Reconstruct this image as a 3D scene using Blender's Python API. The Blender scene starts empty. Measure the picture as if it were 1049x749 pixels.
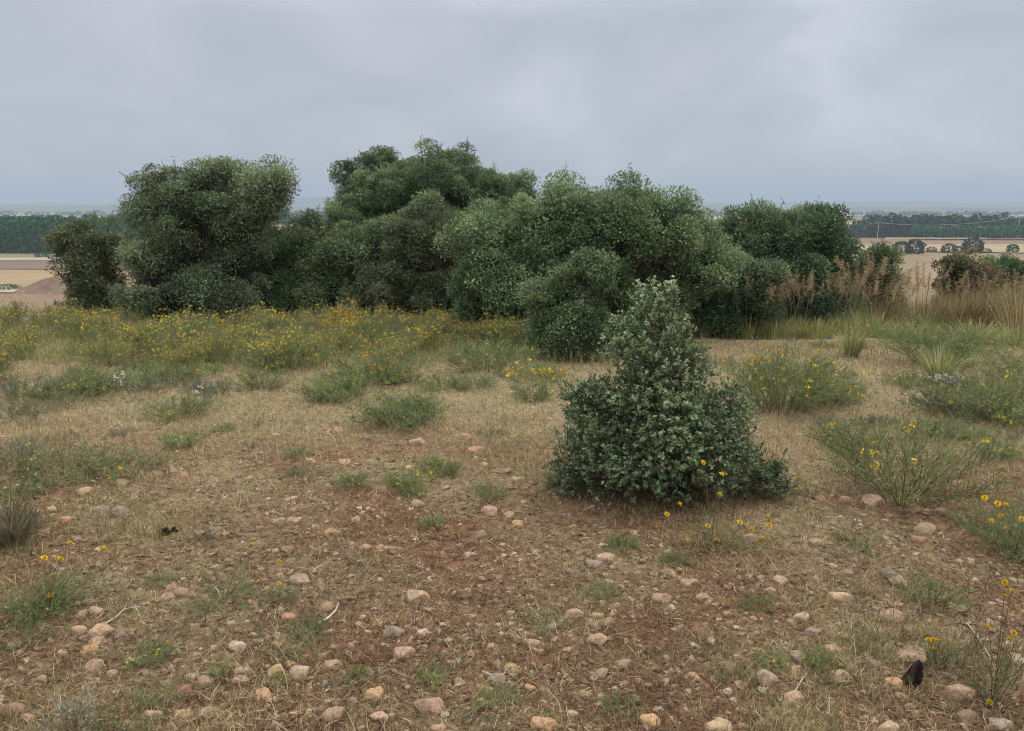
import bpy, math
import numpy as np
from mathutils import Vector

# ------------------------------------------------------------------ basics
sc = bpy.context.scene
COL = sc.collection
F = 774.0; CU, CV = 524.5, 374.5; HCAM = 1.55
PITCH = math.atan((CV - 213.0) / F)
cp, sp = math.cos(PITCH), math.sin(PITCH)
CAM = np.array([0, 0, HCAM])
rng = np.random.default_rng(11)


def vnoise(x, y, seed=0):
    x = np.asarray(x, float); y = np.asarray(y, float)
    ix = np.floor(x); iy = np.floor(y); fx = x - ix; fy = y - iy
    fx = fx * fx * (3 - 2 * fx); fy = fy * fy * (3 - 2 * fy)
    def h(a, b):
        s = np.sin(a * 127.1 + b * 311.7 + seed * 74.7) * 43758.5453
        return s - np.floor(s)
    return (h(ix, iy) * (1 - fx) + h(ix + 1, iy) * fx) * (1 - fy) + (h(ix, iy + 1) * (1 - fx) + h(ix + 1, iy + 1) * fx) * fy


def fbm(x, y, seed=0, octv=4):
    t = 0; a = .5; s = 0
    for o in range(octv):
        t = t + a * vnoise(x * 2 ** o, y * 2 ** o, seed + o * 7); s += a; a *= .5
    return t / s


_ty = np.array([-1e6, 3.5, 7, 10, 14, 18, 30, 60, 120, 180, 240, 320, 400, 1e6])
_tz = np.array([0, 0, -.08, -.25, -.6, -1.2, -3.6, -9.5, -20, -26.3, -29.3, -30, -30, -30])
_yy = np.concatenate([np.linspace(-5, 40, 900), np.linspace(40.2, 500, 1200)])
_zz = np.interp(_yy, _ty, _tz)
for _i in range(3):
    _zz[:900] = np.convolve(np.pad(_zz[:900], 20, 'edge'), np.ones(41) / 41, 'valid') if _i == 0 else _zz[:900]
_zz[840:] = np.interp(_yy[840:], _ty, _tz)


def terrain(x, y):
    x = np.asarray(x, float); y = np.asarray(y, float)
    z = np.interp(y, _yy, _zz)
    near = np.clip(1 - (np.hypot(x, y) - 14) / 20, 0, 1)
    z = z + near * (0.09 * (fbm(x * .35 + 9, y * .35, 3, 3) - .5) + 0.035 * (fbm(x * 2.1, y * 2.1, 5, 3) - .5) + .018 * (vnoise(x * 9, y * 9, 8) - .5))
    far = np.clip((np.hypot(x, y) - 60) / 200, 0, 1)
    z = z + far * 1.2 * (fbm(x * .006, y * .006, 21, 2) - .5)
    return z


def ray(u, v):
    cx = (u - CU) / F; cy = (CV - v) / F
    return np.array([cx, cp + cy * sp, -sp + cy * cp])


def W(u, v, Y):
    d = ray(u, v); return CAM + d * (Y / d[1])


_ts = np.geomspace(.8, 14000, 6000)


def G(u, v):
    d = ray(u, v); P = CAM + _ts[:, None] * d
    g = P[:, 2] - terrain(P[:, 0], P[:, 1])
    i = int(np.argmax(g < 0))
    if i == 0: return P[-1]
    k = g[i - 1] / (g[i - 1] - g[i]); p = P[i - 1] * (1 - k) + P[i] * k
    p[2] = terrain(p[0], p[1]); return p


def S(u, v, Y):
    """metres per photo pixel at that depth"""
    return Y / ray(u, v)[1] / F


# ------------------------------------------------------------------ mesh making
class MB:
    def __init__(s): s.V = []; s.Q = []; s.T = []; s.A = []; s.n = 0
    def add(s, V, faces, a):
        V = np.asarray(V, float).reshape(-1, 3)
        faces = np.asarray(faces, int)
        if len(faces):
            (s.Q if faces.shape[1] == 4 else s.T).append(faces + s.n)
        s.V.append(V); s.A.append(np.broadcast_to(np.asarray(a, float), (len(V),)).copy()); s.n += len(V)
    def more(s, faces, off):
        faces = np.asarray(faces, int); (s.Q if faces.shape[1] == 4 else s.T).append(faces + off)
    def build(s, name, mat, parent=None, smooth=False, origin=None):
        V = np.concatenate(s.V); A = np.concatenate(s.A)
        if origin is not None: V = V - np.asarray(origin)
        Q = np.concatenate(s.Q) if s.Q else np.zeros((0, 4), int)
        T = np.concatenate(s.T) if s.T else np.zeros((0, 3), int)
        me = bpy.data.meshes.new(name)
        me.vertices.add(len(V)); me.vertices.foreach_set('co', V.astype(np.float32).ravel())
        li = np.concatenate([Q.ravel(), T.ravel()]).astype(np.int32)
        me.loops.add(len(li)); me.loops.foreach_set('vertex_index', li)
        st = np.concatenate([np.arange(len(Q)) * 4, len(Q) * 4 + np.arange(len(T)) * 3]).astype(np.int32)
        me.polygons.add(len(st)); me.polygons.foreach_set('loop_start', st)
        me.update(calc_edges=True)
        at = me.attributes.new('v', 'FLOAT', 'POINT'); at.data.foreach_set('value', A.astype(np.float32))
        me.polygons.foreach_set('use_smooth', np.full(len(st), smooth))
        me.materials.append(mat)
        o = bpy.data.objects.new(name, me); COL.objects.link(o)
        if parent is not None: o.parent = parent
        return o


def unit(a):
    a = np.asarray(a, float); return a / (np.linalg.norm(a, axis=-1, keepdims=True) + 1e-9)


def tubes(mb, P, R, a, sides=3):
    """P (N,k,3), R (N,k), a (N,)"""
    P = np.asarray(P, float); R = np.asarray(R, float); N, k, _ = P.shape
    d = unit(P[:, -1] - P[:, 0])
    ref = np.where(np.abs(d[:, 2:3]) > .8, np.array([[1., 0, 0]]), np.array([[0, 0, 1.]]))
    s1 = unit(np.cross(d, ref)); s2 = np.cross(d, s1)
    th = np.arange(sides) * 2 * math.pi / sides
    off = np.cos(th)[None, :, None] * s1[:, None] + np.sin(th)[None, :, None] * s2[:, None]
    V = P[:, :, None, :] + R[:, :, None, None] * off[:, None]
    i = np.arange(N)[:, None, None] * k * sides; j = np.arange(k - 1)[None, :, None] * sides
    q = np.arange(sides)[None, None]; q2 = (q + 1) % sides
    Fq = np.stack([i + j + q, i + j + q2, i + j + sides + q2, i + j + sides + q], -1).reshape(-1, 4)
    mb.add(V.reshape(-1, 3), Fq, np.repeat(np.broadcast_to(a, (N,)), k * sides))


def ribbons(mb, P, Wd, side, a):
    P = np.asarray(P, float); N, k, _ = P.shape
    o = Wd[:, :, None] * .5 * side[:, None, :]
    V = np.stack([P - o, P + o], 2).reshape(-1, 3)
    i = np.arange(N)[:, None] * k * 2 + np.arange(k - 1)[None] * 2
    Fq = np.stack([i, i + 1, i + 3, i + 2], -1).reshape(-1, 4)
    mb.add(V, Fq, np.repeat(np.broadcast_to(a, (N,)), k * 2))


def frames(d, n=None):
    d = unit(d)
    if n is None: n = rng.normal(size=d.shape)
    s = unit(np.cross(n, d)); n = np.cross(d, s)
    return np.stack([s, d, n], -1)


def inst(mb, tv, tf, R, sc_, T, a):
    """template verts tv (k,3), list of face arrays tf"""
    N = len(T); k = len(tv)
    V = np.einsum('nij,kj->nki', R, tv) * np.reshape(sc_, (-1, 1, 1)) + T[:, None]
    off = mb.n
    mb.add(V.reshape(-1, 3), np.zeros((0, 4), int), np.repeat(np.broadcast_to(a, (N,)), k))
    for f in tf:
        f = np.asarray(f)
        mb.more((f[None] + (np.arange(N) * k)[:, None, None]).reshape(-1, f.shape[1]), off)


LEAF4 = (np.array([[0, 0, 0], [.30, .5, .07], [0, 1, 0], [-.30, .5, .07]]), [[[0, 1, 2], [0, 2, 3]]])
LEAF8 = (np.array([[0, 0, 0], [.24, .22, .06], [.34, .55, .09], [.2, .85, .03], [0, 1.02, -.05], [-.2, .85, .03], [-.34, .55, .09], [-.24, .22, .06], [0, .5, -.01]]),
         [[[0, 1, 8], [1, 2, 8], [2, 3, 8], [3, 4, 8], [4, 5, 8], [5, 6, 8], [6, 7, 8], [7, 0, 8]]])
NARROW = (np.array([[0, 0, 0], [.09, .45, .03], [0, 1, -.08], [-.09, .45, .03]]), [[[0, 1, 2], [0, 2, 3]]])


def rdir(n): return unit(rng.normal(size=(n, 3)))


# ------------------------------------------------------------------ materials
def new_mat(name):
    m = bpy.data.materials.new(name); m.use_nodes = True
    nt = m.node_tree; return m, nt, nt.nodes, nt.links, nt.nodes['Principled BSDF']


def ramp(nodes, stops, interp='LINEAR'):
    r = nodes.new('ShaderNodeValToRGB'); cr = r.color_ramp; cr.interpolation = interp
    while len(cr.elements) < len(stops): cr.elements.new(.5)
    for e, (p, c) in zip(cr.elements, stops): e.position = p; e.color = (*c, 1)
    return r


def plant_mat(name, stops, rough=.6, trans=.2, spec=.14):
    m, nt, N, L, b = new_mat(name)
    at = N.new('ShaderNodeAttribute'); at.attribute_name = 'v'
    r = ramp(N, stops); L.new(at.outputs['Fac'], r.inputs[0])
    nz = N.new('ShaderNodeTexNoise'); nz.inputs['Scale'].default_value = 3; nz.inputs['Detail'].default_value = 3
    geo = N.new('ShaderNodeNewGeometry'); L.new(geo.outputs['Position'], nz.inputs['Vector'])
    mr = N.new('ShaderNodeMapRange'); mr.inputs[1].default_value = .25; mr.inputs[2].default_value = .75
    mr.inputs[3].default_value = .72; mr.inputs[4].default_value = 1.28; L.new(nz.outputs[0], mr.inputs[0])
    mx = N.new('ShaderNodeVectorMath'); mx.operation = 'SCALE'; L.new(r.outputs[0], mx.inputs[0]); L.new(mr.outputs[0], mx.inputs['Scale'])
    L.new(mx.outputs[0], b.inputs['Base Color'])
    b.inputs['Roughness'].default_value = rough; b.inputs['Specular IOR Level'].default_value = spec
    if trans:
        t = N.new('ShaderNodeBsdfTranslucent'); L.new(mx.outputs[0], t.inputs['Color'])
        ms = N.new('ShaderNodeMixShader'); ms.inputs[0].default_value = trans
        L.new(b.outputs[0], ms.inputs[1]); L.new(t.outputs[0], ms.inputs[2])
        L.new(ms.outputs[0], N['Material Output'].inputs['Surface'])
    return m


M = {}
M['oak_grey'] = plant_mat('oak_leaf_grey', [(0, (0.038, 0.055, 0.031)), (.45, (0.127, 0.169, 0.089)), (.8, (0.298, 0.350, 0.196)), (1, (0.438, 0.465, 0.286))])  # oak ramps stretched: contrast of lit tips and dark hollows put into leaf colour
M['oak_green'] = plant_mat('oak_leaf_green', [(0, (0.034, 0.052, 0.028)), (.45, (0.104, 0.149, 0.074)), (.8, (0.241, 0.294, 0.143)), (1, (0.380, 0.388, 0.209))])
M['oak_olive'] = plant_mat('oak_leaf_olive', [(0, (0.034, 0.056, 0.029)), (.45, (0.117, 0.172, 0.081)), (.8, (0.260, 0.347, 0.171)), (1, (0.411, 0.464, 0.256))])
M['oak_fresh'] = plant_mat('oak_leaf_fresh', [(0, (0.034, 0.054, 0.029)), (.45, (0.116, 0.165, 0.082)), (.8, (0.257, 0.335, 0.171)), (1, (0.407, 0.449, 0.257))])
M['oak_deep'] = plant_mat('oak_leaf_deep', [(0, (0.031, 0.049, 0.028)), (.45, (0.092, 0.144, 0.072)), (.8, (0.221, 0.299, 0.148)), (1, (0.361, 0.403, 0.205))])
M['brown_leaf'] = plant_mat('brownish_leaf', [(0, (.058, .078, .042)), (.4, (.105, .130, .066)), (.75, (.17, .185, .096)), (1, (.25, .24, .14))])
M['rust_leaf'] = plant_mat('rusty_leaf', [(0, (.065, .076, .036)), (.35, (.11, .130, .058)), (.55, (.16, .142, .075)), (.8, (.24, .18, .11)), (1, (.36, .28, .18))])
M['sap'] = plant_mat('sapling_leaf', [(0, (.085, .125, .062)), (.4, (.155, .215, .100)), (.75, (.275, .335, .165)), (1, (.43, .47, .255))], .5, .2, .3)
M['bark'] = plant_mat('bark', [(0, (.035, .028, .022)), (1, (.10, .085, .07))], .9, 0)
M['herb'] = plant_mat('herb_leaf', [(0, (0.125, 0.158, 0.068)), (.5, (0.240, 0.283, 0.119)), (1, (0.407, 0.407, 0.194))])
M['herb_dark'] = plant_mat('dark_herb_leaf', [(0, (0.110, 0.158, 0.070)), (.5, (0.203, 0.268, 0.109)), (1, (0.403, 0.424, 0.184))])
M['herb_grey'] = plant_mat('grey_herb_leaf', [(0, (.10, .125, .065)), (.5, (.19, .215, .125)), (1, (.31, .32, .22))])
M['herb_pale'] = plant_mat('pale_herb_leaf', [(0, (.18, .20, .15)), (.5, (.30, .33, .25)), (1, (.45, .47, .38))])
M['stem'] = plant_mat('herb_stem', [(0, (.075, .07, .035)), (.5, (.14, .125, .062)), (1, (.26, .22, .13))], .7, .1)
M['dry_stem'] = plant_mat('dry_stem', [(0, (.12, .085, .055)), (.5, (.22, .165, .10)), (1, (.36, .29, .19))], .8, .1)
M['yellow'] = plant_mat('yellow_petal', [(0, (0.589, 0.342, 0.019)), (.5, (0.760, 0.522, 0.024)), (1, (0.807, 0.627, 0.057))], .6, .25)
M['orange'] = plant_mat('orange_petal', [(0, (.40, .17, .015)), (.5, (.56, .30, .02)), (1, (.68, .44, .04))], .6, .25)
M['white'] = plant_mat('white_petal', [(0, (.45, .43, .36)), (1, (.75, .74, .68))], .6, .25)
M['plume'] = plant_mat('grass_plume', [(0, (.23, .16, .088)), (.5, (.36, .265, .15)), (1, (.50, .41, .26))], .8, .3)
M['straw'] = plant_mat('dry_grass_blade', [(0, (0.071, 0.048, 0.022)), (.3, (0.190, 0.138, 0.063)), (.65, (0.348, 0.282, 0.147)), (1, (0.533, 0.452, 0.283))], .8, .2)
M['litter'] = plant_mat('plant_litter', [(0, (0.049, 0.027, 0.016)), (.35, (0.124, 0.071, 0.040)), (.7, (0.238, 0.166, 0.090)), (1, (0.432, 0.351, 0.213))], .9, 0)
M['grass'] = plant_mat('olive_grass_blade', [(0, (0.127, 0.130, 0.048)), (.5, (0.226, 0.226, 0.088)), (1, (0.419, 0.377, 0.170))], .7, .25)
M['tussock'] = plant_mat('tussock_blade', [(0, (0.146, 0.163, 0.061)), (.5, (0.275, 0.300, 0.113)), (1, (0.515, 0.480, 0.223))], .6, .25)
M['poplar'] = plant_mat('poplar_leaf', [(0, (0.029, 0.095, 0.037)), (.5, (0.052, 0.155, 0.055)), (1, (0.094, 0.228, 0.076))], .7, .1)
M['farwood'] = plant_mat('far_tree_leaf', [(0, (0.027, 0.061, 0.030)), (.5, (0.045, 0.096, 0.044)), (1, (0.080, 0.137, 0.063))], .7, .1)


def solid_noise(name, stops, scale, rough=.95, bump=0, detail=6, stretch=None, bscale=None):
    m, nt, N, L, b = new_mat(name)
    geo = N.new('ShaderNodeNewGeometry'); src = geo.outputs['Position']
    if stretch:
        mp = N.new('ShaderNodeMapping'); mp.inputs['Scale'].default_value = stretch; L.new(src, mp.inputs[0]); src = mp.outputs[0]
    nz = N.new('ShaderNodeTexNoise'); nz.inputs['Scale'].default_value = scale; nz.inputs['Detail'].default_value = detail
    L.new(src, nz.inputs['Vector']); r = ramp(N, stops); L.new(nz.outputs[0], r.inputs[0])
    L.new(r.outputs[0], b.inputs['Base Color']); b.inputs['Roughness'].default_value = rough
    b.inputs['Specular IOR Level'].default_value = .15
    if bump:
        n2 = N.new('ShaderNodeTexNoise'); n2.inputs['Scale'].default_value = bscale or scale * 3; n2.inputs['Detail'].default_value = 6
        L.new(src, n2.inputs['Vector'])
        bp = N.new('ShaderNodeBump'); bp.inputs['Distance'].default_value = bump; L.new(n2.outputs[0], bp.inputs['Height']); L.new(bp.outputs[0], b.inputs['Normal'])
    return m


def ground_mat():
    m, nt, N, L, b = new_mat('hilltop_soil')
    geo = N.new('ShaderNodeNewGeometry'); pos = geo.outputs['Position']
    def noise(s, d=6):
        n = N.new('ShaderNodeTexNoise'); n.inputs['Scale'].default_value = s; n.inputs['Detail'].default_value = d; L.new(pos, n.inputs['Vector']); return n.outputs[0]
    r1 = ramp(N, [(.3, (.085, .040, .024)), (.48, (.165, .082, .046)), (.62, (.215, .122, .070)), (.75, (.28, .19, .115))]); L.new(noise(14, 8), r1.inputs[0])
    r2 = ramp(N, [(.3, (.15, .115, .064)), (.55, (.25, .205, .115)), (.75, (.33, .285, .175))]); L.new(noise(30, 6), r2.inputs[0])
    mk = ramp(N, [(.42, (0, 0, 0)), (.6, (1, 1, 1))]); L.new(noise(.9, 5), mk.inputs[0])
    gy = N.new('ShaderNodeSeparateXYZ'); L.new(pos, gy.inputs[0])
    gm = N.new('ShaderNodeMapRange'); gm.interpolation_type = 'SMOOTHSTEP'; gm.inputs[1].default_value = 4.3; gm.inputs[2].default_value = 5.8; L.new(gy.outputs[1], gm.inputs[0])
    gx = N.new('ShaderNodeMath'); gx.operation = 'MAXIMUM'; L.new(mk.outputs[0], gx.inputs[0]); L.new(gm.outputs[0], gx.inputs[1])
    mix = N.new('ShaderNodeMix'); mix.data_type = 'RGBA'; L.new(gx.outputs[0], mix.inputs[0]); L.new(r1.outputs[0], mix.inputs[6]); L.new(r2.outputs[0], mix.inputs[7])
    # far: fields as big cells, tan and brown and dull green
    vo = N.new('ShaderNodeTexVoronoi'); vo.inputs['Scale'].default_value = .0021
    mp = N.new('ShaderNodeMapping'); mp.inputs['Scale'].default_value = (.8, 1.0, 0); mp.inputs['Rotation'].default_value = (0, 0, .5)
    L.new(pos, mp.inputs[0]); L.new(mp.outputs[0], vo.inputs['Vector'])
    sx = N.new('ShaderNodeSeparateColor'); L.new(vo.outputs['Color'], sx.inputs[0])
    rf = ramp(N, [(0, (.30, .23, .135)), (.22, (.20, .14, .085)), (.4, (.36, .29, .18)), (.55, (.07, .085, .045)), (.68, (.15, .15, .08)), (.82, (.40, .34, .22)), (.93, (.045, .065, .04))], 'CONSTANT')
    L.new(sx.outputs[0], rf.inputs[0])
    # the near slope and first plain: dry tan grass
    r3 = ramp(N, [(.3, (.14, .10, .056)), (.5, (.20, .15, .085)), (.7, (.26, .205, .12))])
    n3 = N.new('ShaderNodeTexNoise'); n3.inputs['Scale'].default_value = .05; n3.inputs['Detail'].default_value = 9; n3.inputs['Roughness'].default_value = .7; L.new(pos, n3.inputs['Vector'])
    L.new(n3.outputs[0], r3.inputs[0])
    sp_ = N.new('ShaderNodeSeparateXYZ'); L.new(pos, sp_.inputs[0])
    # trodden pale strip of a footpath on the right
    pa_ = G(700, 347.5); pb_ = G(872, 346.5)
    md = N.new('ShaderNodeMath'); md.operation = 'MULTIPLY_ADD'; md.inputs[1].default_value = .5; md.inputs[2].default_value = -(pa_[1] + pb_[1]) / 2 - .25
    L.new(noise(1.5, 3), md.inputs[0]); ms_ = N.new('ShaderNodeMath'); ms_.operation = 'ADD'; L.new(sp_.outputs[1], ms_.inputs[0]); L.new(md.outputs[0], ms_.inputs[1])
    ab = N.new('ShaderNodeMath'); ab.operation = 'ABSOLUTE'; L.new(ms_.outputs[0], ab.inputs[0])
    pm = N.new('ShaderNodeMapRange'); pm.inputs[1].default_value = .3; pm.inputs[2].default_value = .5; pm.inputs[3].default_value = 1; pm.inputs[4].default_value = 0; L.new(ab.outputs[0], pm.inputs[0])
    px_ = N.new('ShaderNodeMapRange'); px_.inputs[1].default_value = 1.2; px_.inputs[2].default_value = 2.0; L.new(sp_.outputs[0], px_.inputs[0])
    pk = N.new('ShaderNodeMath'); pk.operation = 'MULTIPLY'; L.new(pm.outputs[0], pk.inputs[0]); L.new(px_.outputs[0], pk.inputs[1])
    mixp = N.new('ShaderNodeMix'); mixp.data_type = 'RGBA'; mixp.inputs[7].default_value = (.36, .29, .20, 1); L.new(pk.outputs[0], mixp.inputs[0]); L.new(mix.outputs[2], mixp.inputs[6]); mix = mixp
    m1 = N.new('ShaderNodeMapRange'); m1.inputs[1].default_value = 14; m1.inputs[2].default_value = 26; L.new(sp_.outputs[1], m1.inputs[0])
    mixa = N.new('ShaderNodeMix'); mixa.data_type = 'RGBA'; L.new(m1.outputs[0], mixa.inputs[0]); L.new(mix.outputs[2], mixa.inputs[6]); L.new(r3.outputs[0], mixa.inputs[7])
    m2 = N.new('ShaderNodeMapRange'); m2.inputs[1].default_value = 900; m2.inputs[2].default_value = 1000; L.new(sp_.outputs[1], m2.inputs[0])
    mixb = N.new('ShaderNodeMix'); mixb.data_type = 'RGBA'; L.new(m2.outputs[0], mixb.inputs[0]); L.new(mixa.outputs[2], mixb.inputs[6]); L.new(rf.outputs[0], mixb.inputs[7])
    L.new(mixb.outputs[2], b.inputs['Base Color']); b.inputs['Roughness'].default_value = .95; b.inputs['Specular IOR Level'].default_value = .1
    v2 = N.new('ShaderNodeTexVoronoi'); v2.inputs['Scale'].default_value = 45; L.new(pos, v2.inputs['Vector'])
    ad = N.new('ShaderNodeMath'); ad.operation = 'MULTIPLY_ADD'; ad.inputs[1].default_value = -.6; L.new(v2.outputs[0], ad.inputs[0]); L.new(noise(60, 8), ad.inputs[2])
    bp = N.new('ShaderNodeBump'); bp.inputs['Distance'].default_value = .02; bp.inputs['Strength'].default_value = .9; L.new(ad.outputs[0], bp.inputs['Height'])
    L.new(bp.outputs[0], b.inputs['Normal'])
    return m


def stone_mat():
    m, nt, N, L, b = new_mat('cobble')
    oi = N.new('ShaderNodeObjectInfo'); tc = N.new('ShaderNodeTexCoord')
    nz = N.new('ShaderNodeTexNoise'); nz.inputs['Scale'].default_value = 2.2; nz.inputs['Detail'].default_value = 8; nz.inputs['Roughness'].default_value = .65
    ofs = N.new('ShaderNodeVectorMath'); ofs.operation = 'ADD'; L.new(tc.outputs['Object'], ofs.inputs[0]); L.new(oi.outputs['Location'], ofs.inputs[1])
    sc_ = N.new('ShaderNodeVectorMath'); sc_.operation = 'MULTIPLY_ADD'; sc_.inputs[1].default_value = (7, 7, 7)
    L.new(oi.outputs['Location'], sc_.inputs[0]); L.new(tc.outputs['Object'], sc_.inputs[2]); L.new(sc_.outputs[0], nz.inputs['Vector'])
    r = ramp(N, [(.25, (.55, .50, .47)), (.5, (1, 1, 1)), (.75, (1.35, 1.3, 1.22))]); L.new(nz.outputs[0], r.inputs[0])
    mu = N.new('ShaderNodeMix'); mu.data_type = 'RGBA'; mu.blend_type = 'MULTIPLY'; mu.inputs[0].default_value = 1
    L.new(oi.outputs['Color'], mu.inputs[6]); L.new(r.outputs[0], mu.inputs[7])
    n2 = N.new('ShaderNodeTexNoise'); n2.inputs['Scale'].default_value = 5; n2.inputs['Detail'].default_value = 4; L.new(sc_.outputs[0], n2.inputs['Vector'])
    mk = ramp(N, [(.45, (0, 0, 0)), (.7, (.65, .65, .65))]); L.new(n2.outputs[0], mk.inputs[0])
    m2 = N.new('ShaderNodeMix'); m2.data_type = 'RGBA'; m2.inputs[7].default_value = (.20, .125, .085, 1); L.new(mk.outputs[0], m2.inputs[0]); L.new(mu.outputs[2], m2.inputs[6])
    L.new(m2.outputs[2], b.inputs['Base Color']); b.inputs['Roughness'].default_value = .8; b.inputs['Specular IOR Level'].default_value = .25
    n3 = N.new('ShaderNodeTexNoise'); n3.inputs['Scale'].default_value = 9; n3.inputs['Detail'].default_value = 6; L.new(sc_.outputs[0], n3.inputs['Vector'])
    bp = N.new('ShaderNodeBump'); bp.inputs['Distance'].default_value = .08; bp.inputs['Strength'].default_value = .35; L.new(n3.outputs[0], bp.inputs['Height']); L.new(bp.outputs[0], b.inputs['Normal'])
    return m


M['ground'] = ground_mat(); M['stone'] = stone_mat()
M['pebble'] = plant_mat('gravel', [(0, (.12, .07, .045)), (.3, (.185, .12, .075)), (.6, (.26, .182, .115)), (.85, (.33, .245, .165)), (1, (.36, .30, .22))], .85, 0)
M['pole'] = plant_mat('pole_grey', [(0, (.38, .37, .35)), (1, (.5, .49, .47))], .8, 0)


# ------------------------------------------------------------------ tagging
def tag(o, label, cat, group=None, kind=None):
    o['label'] = label; o['category'] = cat
    if group: o['group'] = group
    if kind: o['kind'] = kind
    return o


def struct(o): o['kind'] = 'structure'; return o


def empty(name, loc, label=None, cat=None, group=None, rz=0):
    o = bpy.data.objects.new(name, None); COL.objects.link(o); o.location = loc; o.rotation_euler = (0, 0, rz)
    o.empty_display_size = .1
    if label: tag(o, label, cat, group)
    return o


def copy_tree(o, parent=None):
    c = o.copy(); COL.objects.link(c)
    if parent is not None: c.parent = parent
    for ch in o.children: copy_tree(ch, c)
    return c


# ------------------------------------------------------------------ ground sheet
def build_ground():
    fa = np.radians(np.arange(-46, 46.01, .3)); ba = np.radians(np.arange(50, 311, 4.0))
    ang = np.concatenate([fa, ba]); rad = np.concatenate([[.15, .4, .7], np.geomspace(1.0, 14000, 380)])
    A, R = np.meshgrid(ang, rad)
    X = R * np.sin(A); Y = R * np.cos(A); Z = terrain(X, Y)
    n = len(ang); k = len(rad)
    mb = MB(); V = np.stack([X, Y, Z], -1).reshape(-1, 3)
    i = np.arange(k - 1)[:, None] * n; j = np.arange(n)[None]; j2 = (j + 1) % n
    mb.add(V, np.stack([i + j, i + n + j, i + n + j2, i + j2], -1).reshape(-1, 4), 0)
    # centre cap
    mb.add([[0, 0, terrain(0, 0)]], np.zeros((0, 3), int), 0)
    c = len(V); jj = np.arange(n); mb.more(np.stack([np.full(n, c), jj, (jj + 1) % n], -1)[:, [0, 1, 2]], 0)
    return struct(mb.build('ground', M['ground'], smooth=True))


build_ground()


def sheet(name, pts, h, mat, kind=True):
    """polygon on the plain from photo corner pixels"""
    P = []
    for i in range(len(pts)):
        a, b = np.array(pts[i], float), np.array(pts[(i + 1) % len(pts)], float)
        P.append(G(*a))
    P = np.array(P); n = 14
    # quads: bilinear patch of the 4 corners, draped
    s, t = np.meshgrid(np.linspace(0, 1, n), np.linspace(0, 1, n))
    X = (P[0, 0] * (1 - s) + P[1, 0] * s) * (1 - t) + (P[3, 0] * (1 - s) + P[2, 0] * s) * t
    Y = (P[0, 1] * (1 - s) + P[1, 1] * s) * (1 - t) + (P[3, 1] * (1 - s) + P[2, 1] * s) * t
    Z = terrain(X, Y) + h
    i = np.arange(n - 1)[:, None] * n; j = np.arange(n - 1)[None]
    mb = MB(); mb.add(np.stack([X, Y, Z], -1).reshape(-1, 3), np.stack([i + j, i + j + 1, i + n + j + 1, i + n + j], -1).reshape(-1, 4), 0)
    return struct(mb.build(name, mat))


mt_brown = solid_noise('ploughed_earth', [(.3, (.128, .088, .060)), (.7, (.175, .125, .086))], .05)
mt_red = solid_noise('red_earth', [(.3, (.160, .110, .066)), (.7, (.215, .155, .096))], .08)
mt_tan = solid_noise('stubble', [(.3, (0.234, 0.164, 0.086)), (.7, (0.296, 0.218, 0.121))], .03)
mt_pale = solid_noise('pale_track', [(.3, (0.265, 0.218, 0.156)), (.7, (0.343, 0.289, 0.218))], .1)
mt_lgreen = solid_noise('rough_pasture', [(.3, (.13, .14, .07)), (.7, (.22, .20, .11))], .05)
mt_yel = solid_noise('yellow_stubble', [(.3, (0.257, 0.195, 0.109)), (.7, (0.328, 0.257, 0.156))], .02, stretch=(.3, 3, 1))
mt_bt = solid_noise('brown_fallow', [(.3, (0.140, 0.094, 0.058)), (.7, (0.211, 0.148, 0.094))], .02, stretch=(.3, 3, 1))
sheet('field', [(-160, 329), (140, 329), (140, 302), (-160, 301)], .3, mt_red)
sheet('track', [(-160, 301), (140, 301.5), (140, 298), (-160, 298)], .6, mt_pale)
sheet('field', [(-160, 297.5), (140, 298), (140, 276), (-160, 270)], .5, mt_tan)
sheet('field', [(-160, 276), (140, 278), (140, 268), (-160, 267.5)], .7, mt_brown)
sheet('track', [(-160, 267.5), (140, 268), (140, 265), (-160, 265)], .8, mt_pale)
sheet('field', [(-160, 265), (140, 265), (140, 257), (-160, 257)], .7, mt_lgreen)
sheet('field', [(860, 251.5), (1220, 250.5), (1220, 244.5), (860, 245)], .6, mt_bt)
sheet('field', [(860, 257), (1220, 262), (1220, 250.5), (860, 251.5)], .7, mt_yel)
sheet('field', [(905, 245), (1010, 245), (1010, 240), (915, 240)], .5, mt_yel)


# spoil heap of red earth on the left plain
def heap():
    c = G(62, 299); mb = MB(); n = 48; m = 14
    th = np.linspace(0, 2 * np.pi, n, endpoint=False); r = np.linspace(0, 1, m)
    T, Rr = np.meshgrid(th, r); rx = 19; ry = 14; hh = 8.2
    X = c[0] + rx * Rr * np.cos(T); Y = c[1] + ry * Rr * np.sin(T)
    Z = c[2] - .3 + hh * (1 - Rr) ** 1.25 * (.75 + .5 * fbm(X * .15, Y * .15, 4, 3))
    i = np.arange(m - 1)[:, None] * n; j = np.arange(n)[None]; j2 = (j + 1) % n
    mb.add(np.stack([X, Y, Z], -1).reshape(-1, 3), np.stack([i + j, i + n + j, i + n + j2, i + j2], -1).reshape(-1, 4), 0)
    o = mb.build('spoil_heap', solid_noise('heap_earth', [(.3, (.13, .088, .058)), (.7, (.20, .145, .095))], .3, bump=.5), smooth=True)
    struct(o)


heap()


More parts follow.
